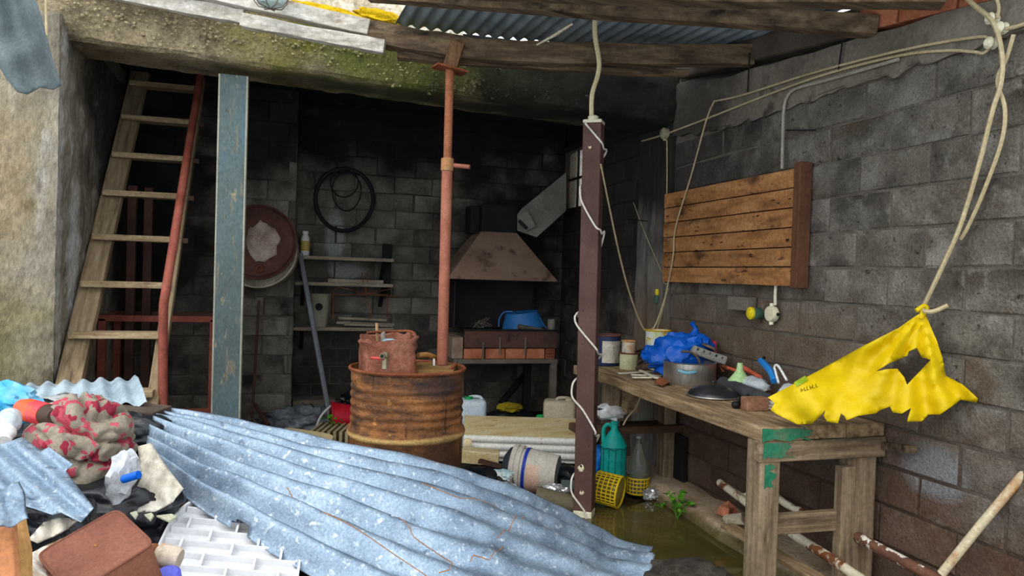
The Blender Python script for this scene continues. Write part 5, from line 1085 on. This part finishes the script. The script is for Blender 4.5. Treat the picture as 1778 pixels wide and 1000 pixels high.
# under the bench
whr = mat('flaking_white_pipe', [(196, 186, 160), (216, 208, 186)], scale=6, rough=.6, bump=.2, layers=[((110, 66, 40), 9, .53, .58, (1, 1, 1))])
rwp = mat('rusty_flaked_pipe', [(84, 54, 42), (112, 76, 58)], scale=6, rough=.75, bump=.25, layers=[((206, 200, 186), 14, .55, .57, (1, 1, 1))])
def pipe(label, pts, r, m, sm=True):
    b = B(); b.tube(cat_(pts, 4) if sm else pts, r, 12); return tag(b.build('old_pipe', m, smooth=True), label, 'pipe')
pipe('flaking white pipe lying on the kerb under the bench, reaching the near edge', [W(1250, 838, 4.1), W(1340, 905, 3.55), W(1440, 968, 3.1), W(1530, 1030, 2.75)], .021, whr, False)
pipe('curved white pipe crossing the others under the bench', [W(1258, 842, 4.12), W(1290, 862, 3.95), W(1310, 852, 3.9), W(1335, 853, 3.75), W(1365, 875, 3.6), W(1395, 890, 3.5)], .018, whr)
pipe('rusty brown pipe with white flakes under the near end of the bench', [W(1462, 918, 3.25), W(1545, 962, 3.0), W(1640, 1012, 2.8)], .022, rwp, False)
pipe('cream rusty pipe leaning against the wall at the lower right', [W(1635, 996, 2.75), W(1700, 915, 2.68), W(1790, 808, 2.6)], .016, mat('cream_rusty_pipe', [(190, 176, 140), (206, 196, 168)], scale=5, rough=.6, bump=.2, layers=[((168, 112, 56), 5, .52, .62, (1, 1, 1))]), False)
b = B(); b.bar(W(1262, 912, 3.75), W(1480, 1040, 2.8), .07, .022); tag(b.build('loose_plank', wood_m, bevel=.003), 'narrow loose plank lying along the kerb', 'plank')
for lab, px, py, zc, m_, an in (('broken orange brick piece on the kerb', 1264, 884, 3.95, redbrick_m, .4), ('pale broken tile piece in front of the brick piece', 1274, 900, 3.85, mat('pale_stone', [(170, 156, 134), (196, 184, 164)], scale=8, rough=.9, bump=.3), -.3)):
    p = W(px, py, zc); b = B(); b.box(p, (.10, .075, .055 if px == 1264 else .035), Rz(an) @ Matrix.Rotation(.12, 3, 'X')); b.v[5] += V((-.02, .01, -.01)); b.v[6] += V((.015, 0, -.015)); tag(b.build('brick_piece', m_, bevel=.004), lab, 'brick')
b = B(); b.prism([V((2.43, 4.2, .36)), V((2.43, 4.42, .36)), V((2.43, 4.42, .02)), V((2.43, 4.2, .02))], V((-.02, 0, 0))); tag(b.build('charred_board', mat('charred', [(20, 18, 17), (36, 32, 30)], scale=6, rough=.85, bump=.3, stretch=(5, 5, .6))), 'charred board standing under the far end of the bench', 'board')
# ------------------------------------------------------------------ foreground heap
hm = mat('heap_dirt', [(30, 28, 26), (52, 48, 44), (80, 74, 68)], scale=9, rough=.9, bump=.7)
b = B()
def hf(u, v):
    # ground mound under the rubbish: along view-right and view-forward
    a = -2.3 + 2.5 * u; d = .9 + 2.4 * v; x, y = (R0 * a + F0 * d).xy
    e = exp(-((a + 1.15) / .85) ** 2) * exp(-((d - 2.3) / .95) ** 2)
    return V((x, y, -.04 + .50 * e + .04 * noise.noise(V((x * 4, y * 4, 0))) * (e > .05)))
b.grid(hf, 50, 50); tag(b.build('rubbish_heap', hm, smooth=True), 'dark mound of dirt and rubbish under the tin sheets at the left', 'heap', kind='stuff')
# large corrugated sheet
far = [(262, 716, 3.05), (395, 738, 3.03), (530, 762, 3.03), (665, 790, 3.05), (800, 822, 3.08), (900, 855, 3.12), (1000, 902, 3.16), (1075, 940, 3.18), (1141, 958, 3.2)]
near = [(246, 800, 2.60), (340, 866, 2.42), (470, 940, 2.28), (590, 1008, 2.2), (700, 1065, 2.16), (800, 1110, 2.16), (900, 1150, 2.18), (1000, 1190, 2.22), (1090, 1215, 2.26)]
FA = cat_([W(*p) for p in far], 12); NE = cat_([W(*p) for p in near], 12)
def samp(L_, u):
    x = u * (len(L_) - 1); i = min(len(L_) - 2, int(x)); return L_[i].lerp(L_[i + 1], x - i)
NW = 6.5
def big(u, v):
    p, q = samp(FA, u), samp(NE, u)
    du = (samp(FA, min(1, u + .02)) - samp(FA, max(0, u - .02))).lerp(samp(NE, min(1, u + .02)) - samp(NE, max(0, u - .02)), v)
    n_ = (q - p).cross(du).normalized()
    if n_.z < 0: n_ = -n_
    c = p.lerp(q, v); amp = .028 * (1 - .45 * math.exp(-((u - .75) / .25) ** 2))
    bow = .035 * sin(pi * v) + .05 * sin(pi * v) * u * u
    dn = .018 * noise.noise(V((u * 5, v * 3, 0))) + .008 * noise.noise(V((u * 14, v * 8, 2)))
    return c + n_ * (amp * cos(2 * pi * NW * v) + bow + dn)
b = B()
HOLES = [(.425, .60, .008, .018), (.20, .985, .012, .02)]
NU, NV = 150, 126
b.grid(big, NU, NV)
def edgecut(u, v):
    for hu, hv, ru, rv in HOLES:
        if ((u - hu) / ru) ** 2 + ((v - hv) / rv) ** 2 < 1 + .6 * noise.noise(V((u * 60, v * 40, 0))): return True
    if u < .008 + .008 * noise.noise(V((v * 5, 0, 7))) + (.05 * max(0, 1 - abs(v - .22) / .10)): return True
    if u > .975 + .02 * noise.noise(V((v * 8, 3, 7))): return True
    return False
cut = []
for f in b.f:
    i = f[0]; u, v = (i // (NV + 1) + .5) / NU, (i % (NV + 1) + .5) / NV
    if not edgecut(u, v): cut.append(f)
b.f = cut
t = thing('tin_sheet', W(800, 900, 3.0), 'large curved corrugated tin sheet lying across the foreground', 'tin sheet')
o = b.build('sheet', tin_m, t, smooth=True, solid=.0015, autos=80)
orr = mat('orange_rust', [(140, 88, 46), (172, 118, 66)], scale=20, rough=.9, bump=.2)
def crack(uv, r=.0018):
    pts = []
    for i in range(len(uv) - 1):
        for k in range(6): pts.append(tuple(uv[i][j] + (uv[i + 1][j] - uv[i][j]) * k / 6 for j in range(2)))
    pts.append(uv[-1]); b = B(); b.tube([big(*q) + Z * .001 for q in pts], r, 5); b.build('rust_seam', orr, t)
# the sheet is covered in rust seams along its ridges
def uvpix(px, py):
    best = None
    for i in range(0, 61):
        for j in range(0, 61):
            q = big(i / 60, j / 60) - CAM; d = q.dot(FW); x, y = 889 + FP * q.dot(RT) / d, 500 - FP * q.dot(UP) / d
            e = (x - px) ** 2 + (y - py) ** 2
            if best is None or e < best[0]: best = (e, i / 60, j / 60)
    return best[1], best[2]
for l in ([(727, 838), (800, 868), (900, 905)], [(655, 900), (720, 935), (790, 975)], [(490, 850), (560, 890), (640, 935)], [(900, 897), (885, 905), (882, 920), (868, 938)], [(880, 922), (865, 935)], [(868, 950), (850, 968), (825, 962), (822, 975)], [(790, 975), (775, 990), (755, 998)], [(640, 935), (690, 965), (750, 1000)], [(900, 905), (906, 895)]):
    crack([uvpix(*q) for q in l])
# corrugated pieces at the left
def corr(label, c4, waves, amp, m, nu=50, nv=None, jag=.0, along=0, holes=None):
    a, b_, c, d = [W(*p) for p in c4]; nv = nv or waves * 10; n_ = (b_ - a).cross(d - a).normalized(); g_ = B()
    if n_.z < 0: n_ = -n_
    def f(u, v):
        e0 = jag * noise.noise(V((v * 6, 1, 0))); e1 = jag * noise.noise(V((v * 6, 7, 0)))
        uu = e0 + u * (1 + e1 - e0); p = a.lerp(b_, uu).lerp(d.lerp(c, uu), v)
        return p + n_ * (amp * cos(2 * pi * waves * v) + .02 * noise.noise(V((u * 3, v * 3, waves))) + .03 * sin(pi * u))
    g_.grid(f, nu, nv); return tag(g_.build('tin_sheet', m, smooth=True, solid=.0015, autos=80), label, 'tin sheet')
tp_ = [(-60, 800), (0, 772), (38, 759), (72, 783), (85, 776), (127, 806), (114, 818), (163, 882), (141, 907), (106, 890), (91, 894), (57, 882), (19, 873), (-60, 860)]
b = B(); b.poly(tp_, [], 5, lambda x, y: W(x, y, 2.02 - .28 * (y - 760) / 140 + .013 * sin((y * .76 - x * .65) * 2 * pi / 36) + .02 * noise.noise(V((x * .02, y * .02, 0)))))
tag(b.build('tin_sheet', tin_m, smooth=True, solid=.0015, autos=80), 'torn corrugated tin piece behind the rusty canister', 'tin sheet')
corr('corrugated tin sheet lying behind the cloth bundle at the left', [(236, 655, 3.3), (256, 702, 2.95), (-40, 725, 2.9), (-10, 672, 3.25)], 8, .011, mat('pale_tin', [(138, 156, 168), (166, 182, 192), (186, 200, 208)], scale=6, rough=.55, bump=.1, metal=.15), jag=.04)
corr('bluish tin scrap cut by the left edge of the photo', [(22, 840, 1.45), (48, 905, 1.4), (-60, 930, 1.35), (-60, 850, 1.4)], 2, .008, tin_m, jag=.05)
b = B(); b.bar(W(90, 692, 2.95), W(282, 716, 2.95), .16, .025, up=Z); tag(b.build('fibre_board', mat('brown_board', [(74, 62, 54), (104, 90, 78)], scale=5, rough=.85, bump=.2), bevel=.003), 'thin brown board lying over the cloth bundle', 'board')
# cloth bundle
clm = mat('red_leaf_cloth', [(122, 112, 98), (140, 130, 114), (150, 140, 126)], scale=3, rough=.95, bump=.15, bscale=60, layers=[((176, 74, 88), 17, .56, .58, (1, 1, 1.5)), ((140, 40, 58), 13, .60, .62, (1.5, 1, 1))], detail=2)
p = W(142, 772, 2.36)
def cb():
    b = B(); b.blob(p, (.165, .16, .165), 81, .14, 1.8, 6, R=CR)
    for i, q in enumerate(b.v):
        d = (q - p); l = Rz(.3) @ d
        f1 = 1 - abs(noise.noise(V((l.x * 5, l.y * 5, l.z * 11 + l.x * 5)))) * 2.2; f2 = 1 - abs(noise.noise(V((l.x * 9 + l.z * 9, l.y * 8, l.z * 8 - l.x * 7)) + V((5, 2, 1)))) * 2.2
        b.v[i] = p + d * (.96 - .26 * max(0, f1) ** 5 - .13 * max(0, f2) ** 5 + .05 * noise.noise(l * 6))
    return b
tag(cb().build('cloth_bundle', clm, smooth=True, autos=180), 'bundle of greyish cloth with red leaf pattern', 'cloth')
t = thing('tied_cloth_tail', W(160, 712, 2.42), 'small gathered tail of red-patterned cloth on the bundle', 'cloth')
b = B(); b.blob(W(158, 706, 2.42), (.06, .05, .035), 83, .35, 3, 3, ridge=.4, R=CR); b.build('gathered_end', clm, t, smooth=True)
# bottle with orange cap
bb = mat('sky_blue_plastic', [(20, 140, 206), (66, 172, 220), (170, 206, 220)], scale=6, rough=.3, bump=.25, bscale=12, spec=.5)
t = thing('crushed_bottle', W(40, 705, 2.4), 'crushed sky-blue plastic bottle with an orange collar at the left edge', 'bottle')
b = B(); b.blob(W(5, 697, 2.45), (.13, .07, .065), 85, .25, 2.4, 4, R=CR @ Matrix.Rotation(.2, 3, 'Y'), ridge=.3); b.build('bottle_body', bb, t, smooth=True)
b = B(); b.tube([W(38, 708, 2.38), W(50, 712, 2.36), W(72, 718, 2.33), W(82, 720, 2.31)], [.028, .036, .036, .034], 18); b.build('collar', mat('orange_plastic', [(214, 74, 30), (232, 96, 44)], scale=5, rough=.4, bump=.03, layers=[((220, 60, 70), 5, .55, .6, (1, 1, 1))]), t, smooth=True)
b = B(); b.tube([W(82, 720, 2.30), W(96, 724, 2.28)], [.033, .026], 16); b.build('brown_end', mat('dark_brown', [(66, 50, 40), (84, 66, 54)], scale=5, rough=.6, bump=.05), t, smooth=True)
t = thing('bottle_neck', W(10, 760, 2.2), 'white threaded bottle neck with clear shoulder at the left edge', 'bottle')
b = B(); q0, q1 = W(18, 722, 2.25), W(5, 768, 2.15); b.tube([q0, q0.lerp(q1, .3), q0.lerp(q1, .5)], [.03, .035, .02], 16); b.build('shoulder', clr, t, smooth=True)
b = B(); b.tube([q0.lerp(q1, .5), q0.lerp(q1, .56), q0.lerp(q1, .62), q0.lerp(q1, .68), q0.lerp(q1, .8), q0.lerp(q1, 1.0)], [.021, .021, .028, .028, .02, .022], 16); b.build('neck', plast_w, t, smooth=True)
grp = mat('grey_white_plastic', [(150, 152, 152), (190, 192, 192)], scale=6, rough=.45, bump=.3, bscale=14)
b = B(); b.blob(W(108, 700, 2.75), (.09, .05, .03), 87, .3, 3, 3, R=CR, ridge=.4); tag(b.build('grey_packaging', grp, smooth=True), 'grey crumpled packaging between the blue bottle and the brown board', 'packaging')
# rusty canister: square tin lying tilted, lid face up
p = W(166, 953, 1.62); n_ = (Z * .86 - F0 * .42 - R0 * .05).normalized(); R = axes(n_, up=F0) @ Rz(radians(50))
t = thing('rusty_canister', p - Z * .2, 'square rusty canister with rounded corners in the lower left', 'canister')
cm = mat('even_brown_rust', [(104, 62, 48), (128, 80, 62), (142, 94, 74)], scale=5, rough=.8, bump=.15, bscale=80, layers=[((176, 112, 60), 9, .68, .78, (1, 1, 1))])
b = B(); b.lathe([(.086, -.22), (.088, -.215), (.088, -.006), (.086, -.001), (.082, 0)], p, R, n=48, sq=9); b.build('body', cm, t, smooth=True)
b = B(); b.tube([p + R @ V((math.copysign(abs(cos(a)) ** (2 / 9), cos(a)) * .087, math.copysign(abs(sin(a)) ** (2 / 9), sin(a)) * .087, -.001)) for a in [2 * pi * i / 64 for i in range(64)]], .003, 6, closed=True); b.build('rim', cm, t, smooth=True)
b = B(); b.blob(p + R @ V((.005, .01, .001)), (.004, .004, .002), 1, .2, 2, 2, R=R); b.build('rust_speck', orr, t)
# orange-brown box at the left edge
b = B(); cbm = mat('orange_card', [(150, 92, 56), (176, 116, 76), (160, 104, 66)], scale=3, rough=.8, bump=.1)
b.prism([W(-60, 890, 1.45), W(18, 888, 1.45), W(30, 1100, 1.3), W(-60, 1100, 1.3)], F0 * .02); tag(b.build('cardboard_flap', cbm, bevel=.003), 'orange-brown board at the lower left edge', 'board')
b = B(); b.prism([W(22, 898, 1.52), W(36, 905, 1.52), W(46, 960, 1.48), W(48, 1100, 1.4), W(28, 1100, 1.4)], F0 * .02); tag(b.build('cardboard_strip', mat('tan_card', [(166, 120, 66), (186, 142, 88)], scale=4, rough=.8, bump=.1), bevel=.003), 'narrow tan strip beside the orange-brown board', 'board')
# cloths
wcl = mat('dirty_white_cloth', [(178, 168, 150), (206, 198, 182), (220, 214, 202)], scale=4, rough=.95, bump=.2, layers=[((158, 122, 80), 4, .6, .72, (1, 1, 1))])
def cloth(label, outline, d0, slope, seed, name='cloth'):
    cx = sum(q[0] for q in outline) / len(outline); cy = sum(q[1] for q in outline) / len(outline)
    def f(x, y):
        return W(x, y, d0 + slope * (cy - y) / 100 + .05 * noise.noise(V((x * .028, y * .012, seed))) + .025 * noise.noise(V((x * .06, y * .04, seed + 3))))
    b = B(); b.poly(outline, [], 6, f); return tag(b.build(name, wcl, smooth=True, solid=.004, autos=180), label, 'cloth')
cloth('dirty white cloth hanging under the near edge of the large tin sheet', [(240, 775), (262, 770), (290, 812), (318, 848), (300, 872), (270, 888), (225, 890), (232, 858), (246, 830)], 2.26, .12, 1)
cloth('stained white cloth rag above the rusty canister', [(50, 935), (75, 908), (100, 900), (135, 902), (118, 918), (92, 932), (66, 942)], 1.75, .3, 2)
cloth('white cloth in the lower left corner beside the canister', [(46, 1000), (48, 965), (75, 950), (110, 935), (92, 962), (80, 1010), (70, 1030), (46, 1030)], 1.6, .3, 3)
for lab, px, py, zc, rr, sd_ in (('black rubbish bag between the canister and the white tray', 262, 945, 2.36, (.11, .16, .11), 91), ('black rubbish bag below the cloth bundle', 195, 872, 2.33, (.2, .16, .10), 92), ('black bag in the dark gap right of the cloth bundle', 240, 752, 2.85, (.16, .14, .08), 93), ('dark bag at the left under the torn tin piece', 60, 925, 2.02, (.16, .13, .12), 94), ('dark bag behind the blue bottle', 60, 745, 2.66, (.2, .12, .10), 95)):
    b = B(); b.blob(W(px, py, zc), rr, sd_, .18, 2.0, 4, R=CR, ridge=.3); tag(b.build('rubbish_bag', bagk_m, smooth=True, autos=180), lab, 'bag')
t = thing('clear_bag', W(225, 850, 2.2), 'clear plastic bag with a blue cap right of the cloth bundle', 'bag')
b = B(); b.blob(W(212, 826, 2.2), (.04, .035, .08), 97, .3, 2.5, 3, R=CR @ Matrix.Rotation(.25, 3, 'Y'), ridge=.3); b.build('bag_body', mat('milky_plastic', [(176, 180, 186), (206, 210, 214)], scale=5, rough=.35, bump=.4, bscale=12), t, smooth=True)
b = B(); b.tube([W(214, 832, 2.14), W(241, 824, 2.13)], .012, 10); b.build('blue_cap', mat('blue_cap_m', [(10, 90, 200), (24, 110, 220)], scale=5, rough=.4, bump=0), t, smooth=True)
t = thing('tape_roll', W(285, 975, 1.75), 'orange and white roll beside the rusty canister', 'roll')
q0, q1 = W(272, 962, 1.78), W(312, 972, 1.78)
b = B(); b.tube([q0, q0.lerp(q1, .12), q0.lerp(q1, .85), q1], [.022, .028, .028, .024], 18); b.build('roll_body', mat('orange_white_roll', [(186, 120, 60), (206, 190, 170), (200, 186, 166)], scale=6, rough=.8, bump=.2, stretch=(1, 1, 3)), t, smooth=True)
b = B(); b.tube([W(252, 968, 1.78), q0], [.03, .026], 14); b.build('copper_end', mat('copper_brown', [(150, 92, 60), (172, 112, 78)], scale=6, rough=.6, bump=.1), t, smooth=True)
b = B(); b.lathe([(.03, -.02), (.03, 0), (.024, .006), (0, .007)], W(290, 998, 1.72), axes(Z - F0 * .4), n=20); tag(b.build('plastic_cap', mat('violet_cap', [(80, 84, 190), (100, 104, 210)], scale=5, rough=.4, bump=0), smooth=True), 'violet-blue cap at the bottom edge beside the roll', 'cap')  # loose violet-blue cap
for i, (px, py, lab) in enumerate(((232, 893, 'small pale chip under the white cloth, left one'), (258, 896, 'small pale chip under the white cloth, middle one'), (288, 898, 'flat pale green chip under the white cloth'))):
    q = W(px, py, 2.02 - .01 * i); s_ = (.010, .012, .026)[i]
    b = B(); b.prism([q + R0 * -s_ + UP * .004, q + R0 * s_ * .6 + UP * .010, q + R0 * s_ * 1.1 + UP * .004, q + R0 * s_ * .3 - UP * .010], -Z * .006 + F0 * .004); tag(b.build('pale_chip', mat('pale_chip_m', [(190, 190, 160), (212, 212, 188)], scale=9, rough=.7, bump=.1)), lab, 'chip')
# white plastic crate panel with ribs
wht = mat('bright_white_plastic', [(212, 212, 214), (226, 226, 228)], scale=3, rough=.45, bump=.03, grain=.08, layers=[((176, 140, 96), 7, .70, .8, (1, 1, 1))])
uu = .20; wv = (samp(NE, uu) - samp(FA, uu)).normalized(); dv = (samp(NE, uu + .05) - samp(NE, uu - .05)).normalized(); ez = wv.cross(dv)
ez = (ez if ez.z > 0 else -ez).normalized(); o0 = samp(NE, uu) + wv * .13 - ez * .06
ex = (R0 - ez * R0.dot(ez)).normalized(); ex = ex * cos(.22) + ez.cross(ex) * sin(.22); ey = ez.cross(ex)
R = Matrix((ex, ey, ez)).transposed(); t = thing('ribbed_tray', o0 - Z * .2, 'white ribbed plastic tray lying under the large tin sheet', 'tray')
LW, LH = .20, .36
def sq_(a, k=1.0): return V((math.copysign(abs(cos(a)) ** (2 / 3.2), cos(a)) * LW * k, math.copysign(abs(sin(a)) ** (2 / 3.2), sin(a)) * LH * k, 0))
b = B(); b.lathe([(0, 0), (1, 0), (1.02, .012), (1.02, .035), (.99, .035), (.985, .012)], o0, R, n=48, fn=lambda q, an: V((sq_(an, sqrt(q.x ** 2 + q.y ** 2)).x, sq_(an, sqrt(q.x ** 2 + q.y ** 2)).y, q.z))); b.build('panel', wht, t, smooth=True)
for j in range(-5, 6):
    y = j * .064; b = B(); xw = LW * max(.1, (1 - (abs(y) / LH) ** 3.2)) ** (1 / 3.2) * .95; b.box(o0 + R @ V((0, y, .014)), (xw * 2, .007, .034), R); b.build('rib', wht, t)
for i in (-2, -1, 0, 1, 2):
    for j in range(-6, 5):
        if (i + j) % 2: continue
        q = V((i * .072, j * .064 + .032, .018))
        if abs(q.x) / LW < .85 and (abs(q.x) / LW) ** 3 + (abs(q.y) / LH) ** 3 < .8:
            b = B(); b.box(o0 + R @ q, (.007, .064, .042), R); b.build('cross_rib', wht, t)
# hanging metal flap and cord top left
fo = [(-60, -190), (20, -190), (40, -80), (52, -30), (66, 10), (78, 55), (92, 105), (107, 148), (92, 156), (70, 152), (48, 164), (30, 160), (12, 138), (0, 118), (-30, 100), (-60, 60)]
b = B(); b.poly(fo, [], 8, lambda x, y: W(x, y, 2.6 + .03 * sin((x - y * .32) / 17) + .02 * noise.noise(V((x * .02, y * .02, 0)))))
tag(b.build('metal_flap', tin_dull, smooth=True, solid=.002, autos=80), 'dull grey tin flap hanging down at the top left corner', 'tin sheet')
cable('thin cord with knots hanging at the top left beside the beam', [W(80, -20, 3.6), W(80, 20, 3.6), W(81, 62, 3.6)], .006)
# wire-caged lamp at the top
p = W(470, -4, 3.75); t = thing('caged_lamp', p, 'glass lamp in a wire cage cut by the top edge', 'lamp')
b = B(); b.lathe([(.08, .12), (.085, .06), (.08, -.0), (.06, -.035), (0, -.045)], p, CR, n=24); b.build('glass', mat('frosted_glass', [(176, 196, 192), (196, 212, 208)], scale=4, rough=.2, bump=.03, trans=.5), t, smooth=True)
for i in range(4):
    a = i * pi / 4; b = B(); b.tube([p + CR @ V((cos(a) * x, sin(a) * x, zz)) for x, zz in ((-.092, .12), (-.095, .05), (-.088, -.01), (-.06, -.045), (0, -.056), (.06, -.045), (.088, -.01), (.095, .05), (.092, .12))], .003, 5); b.build('cage_wire', frm, t)
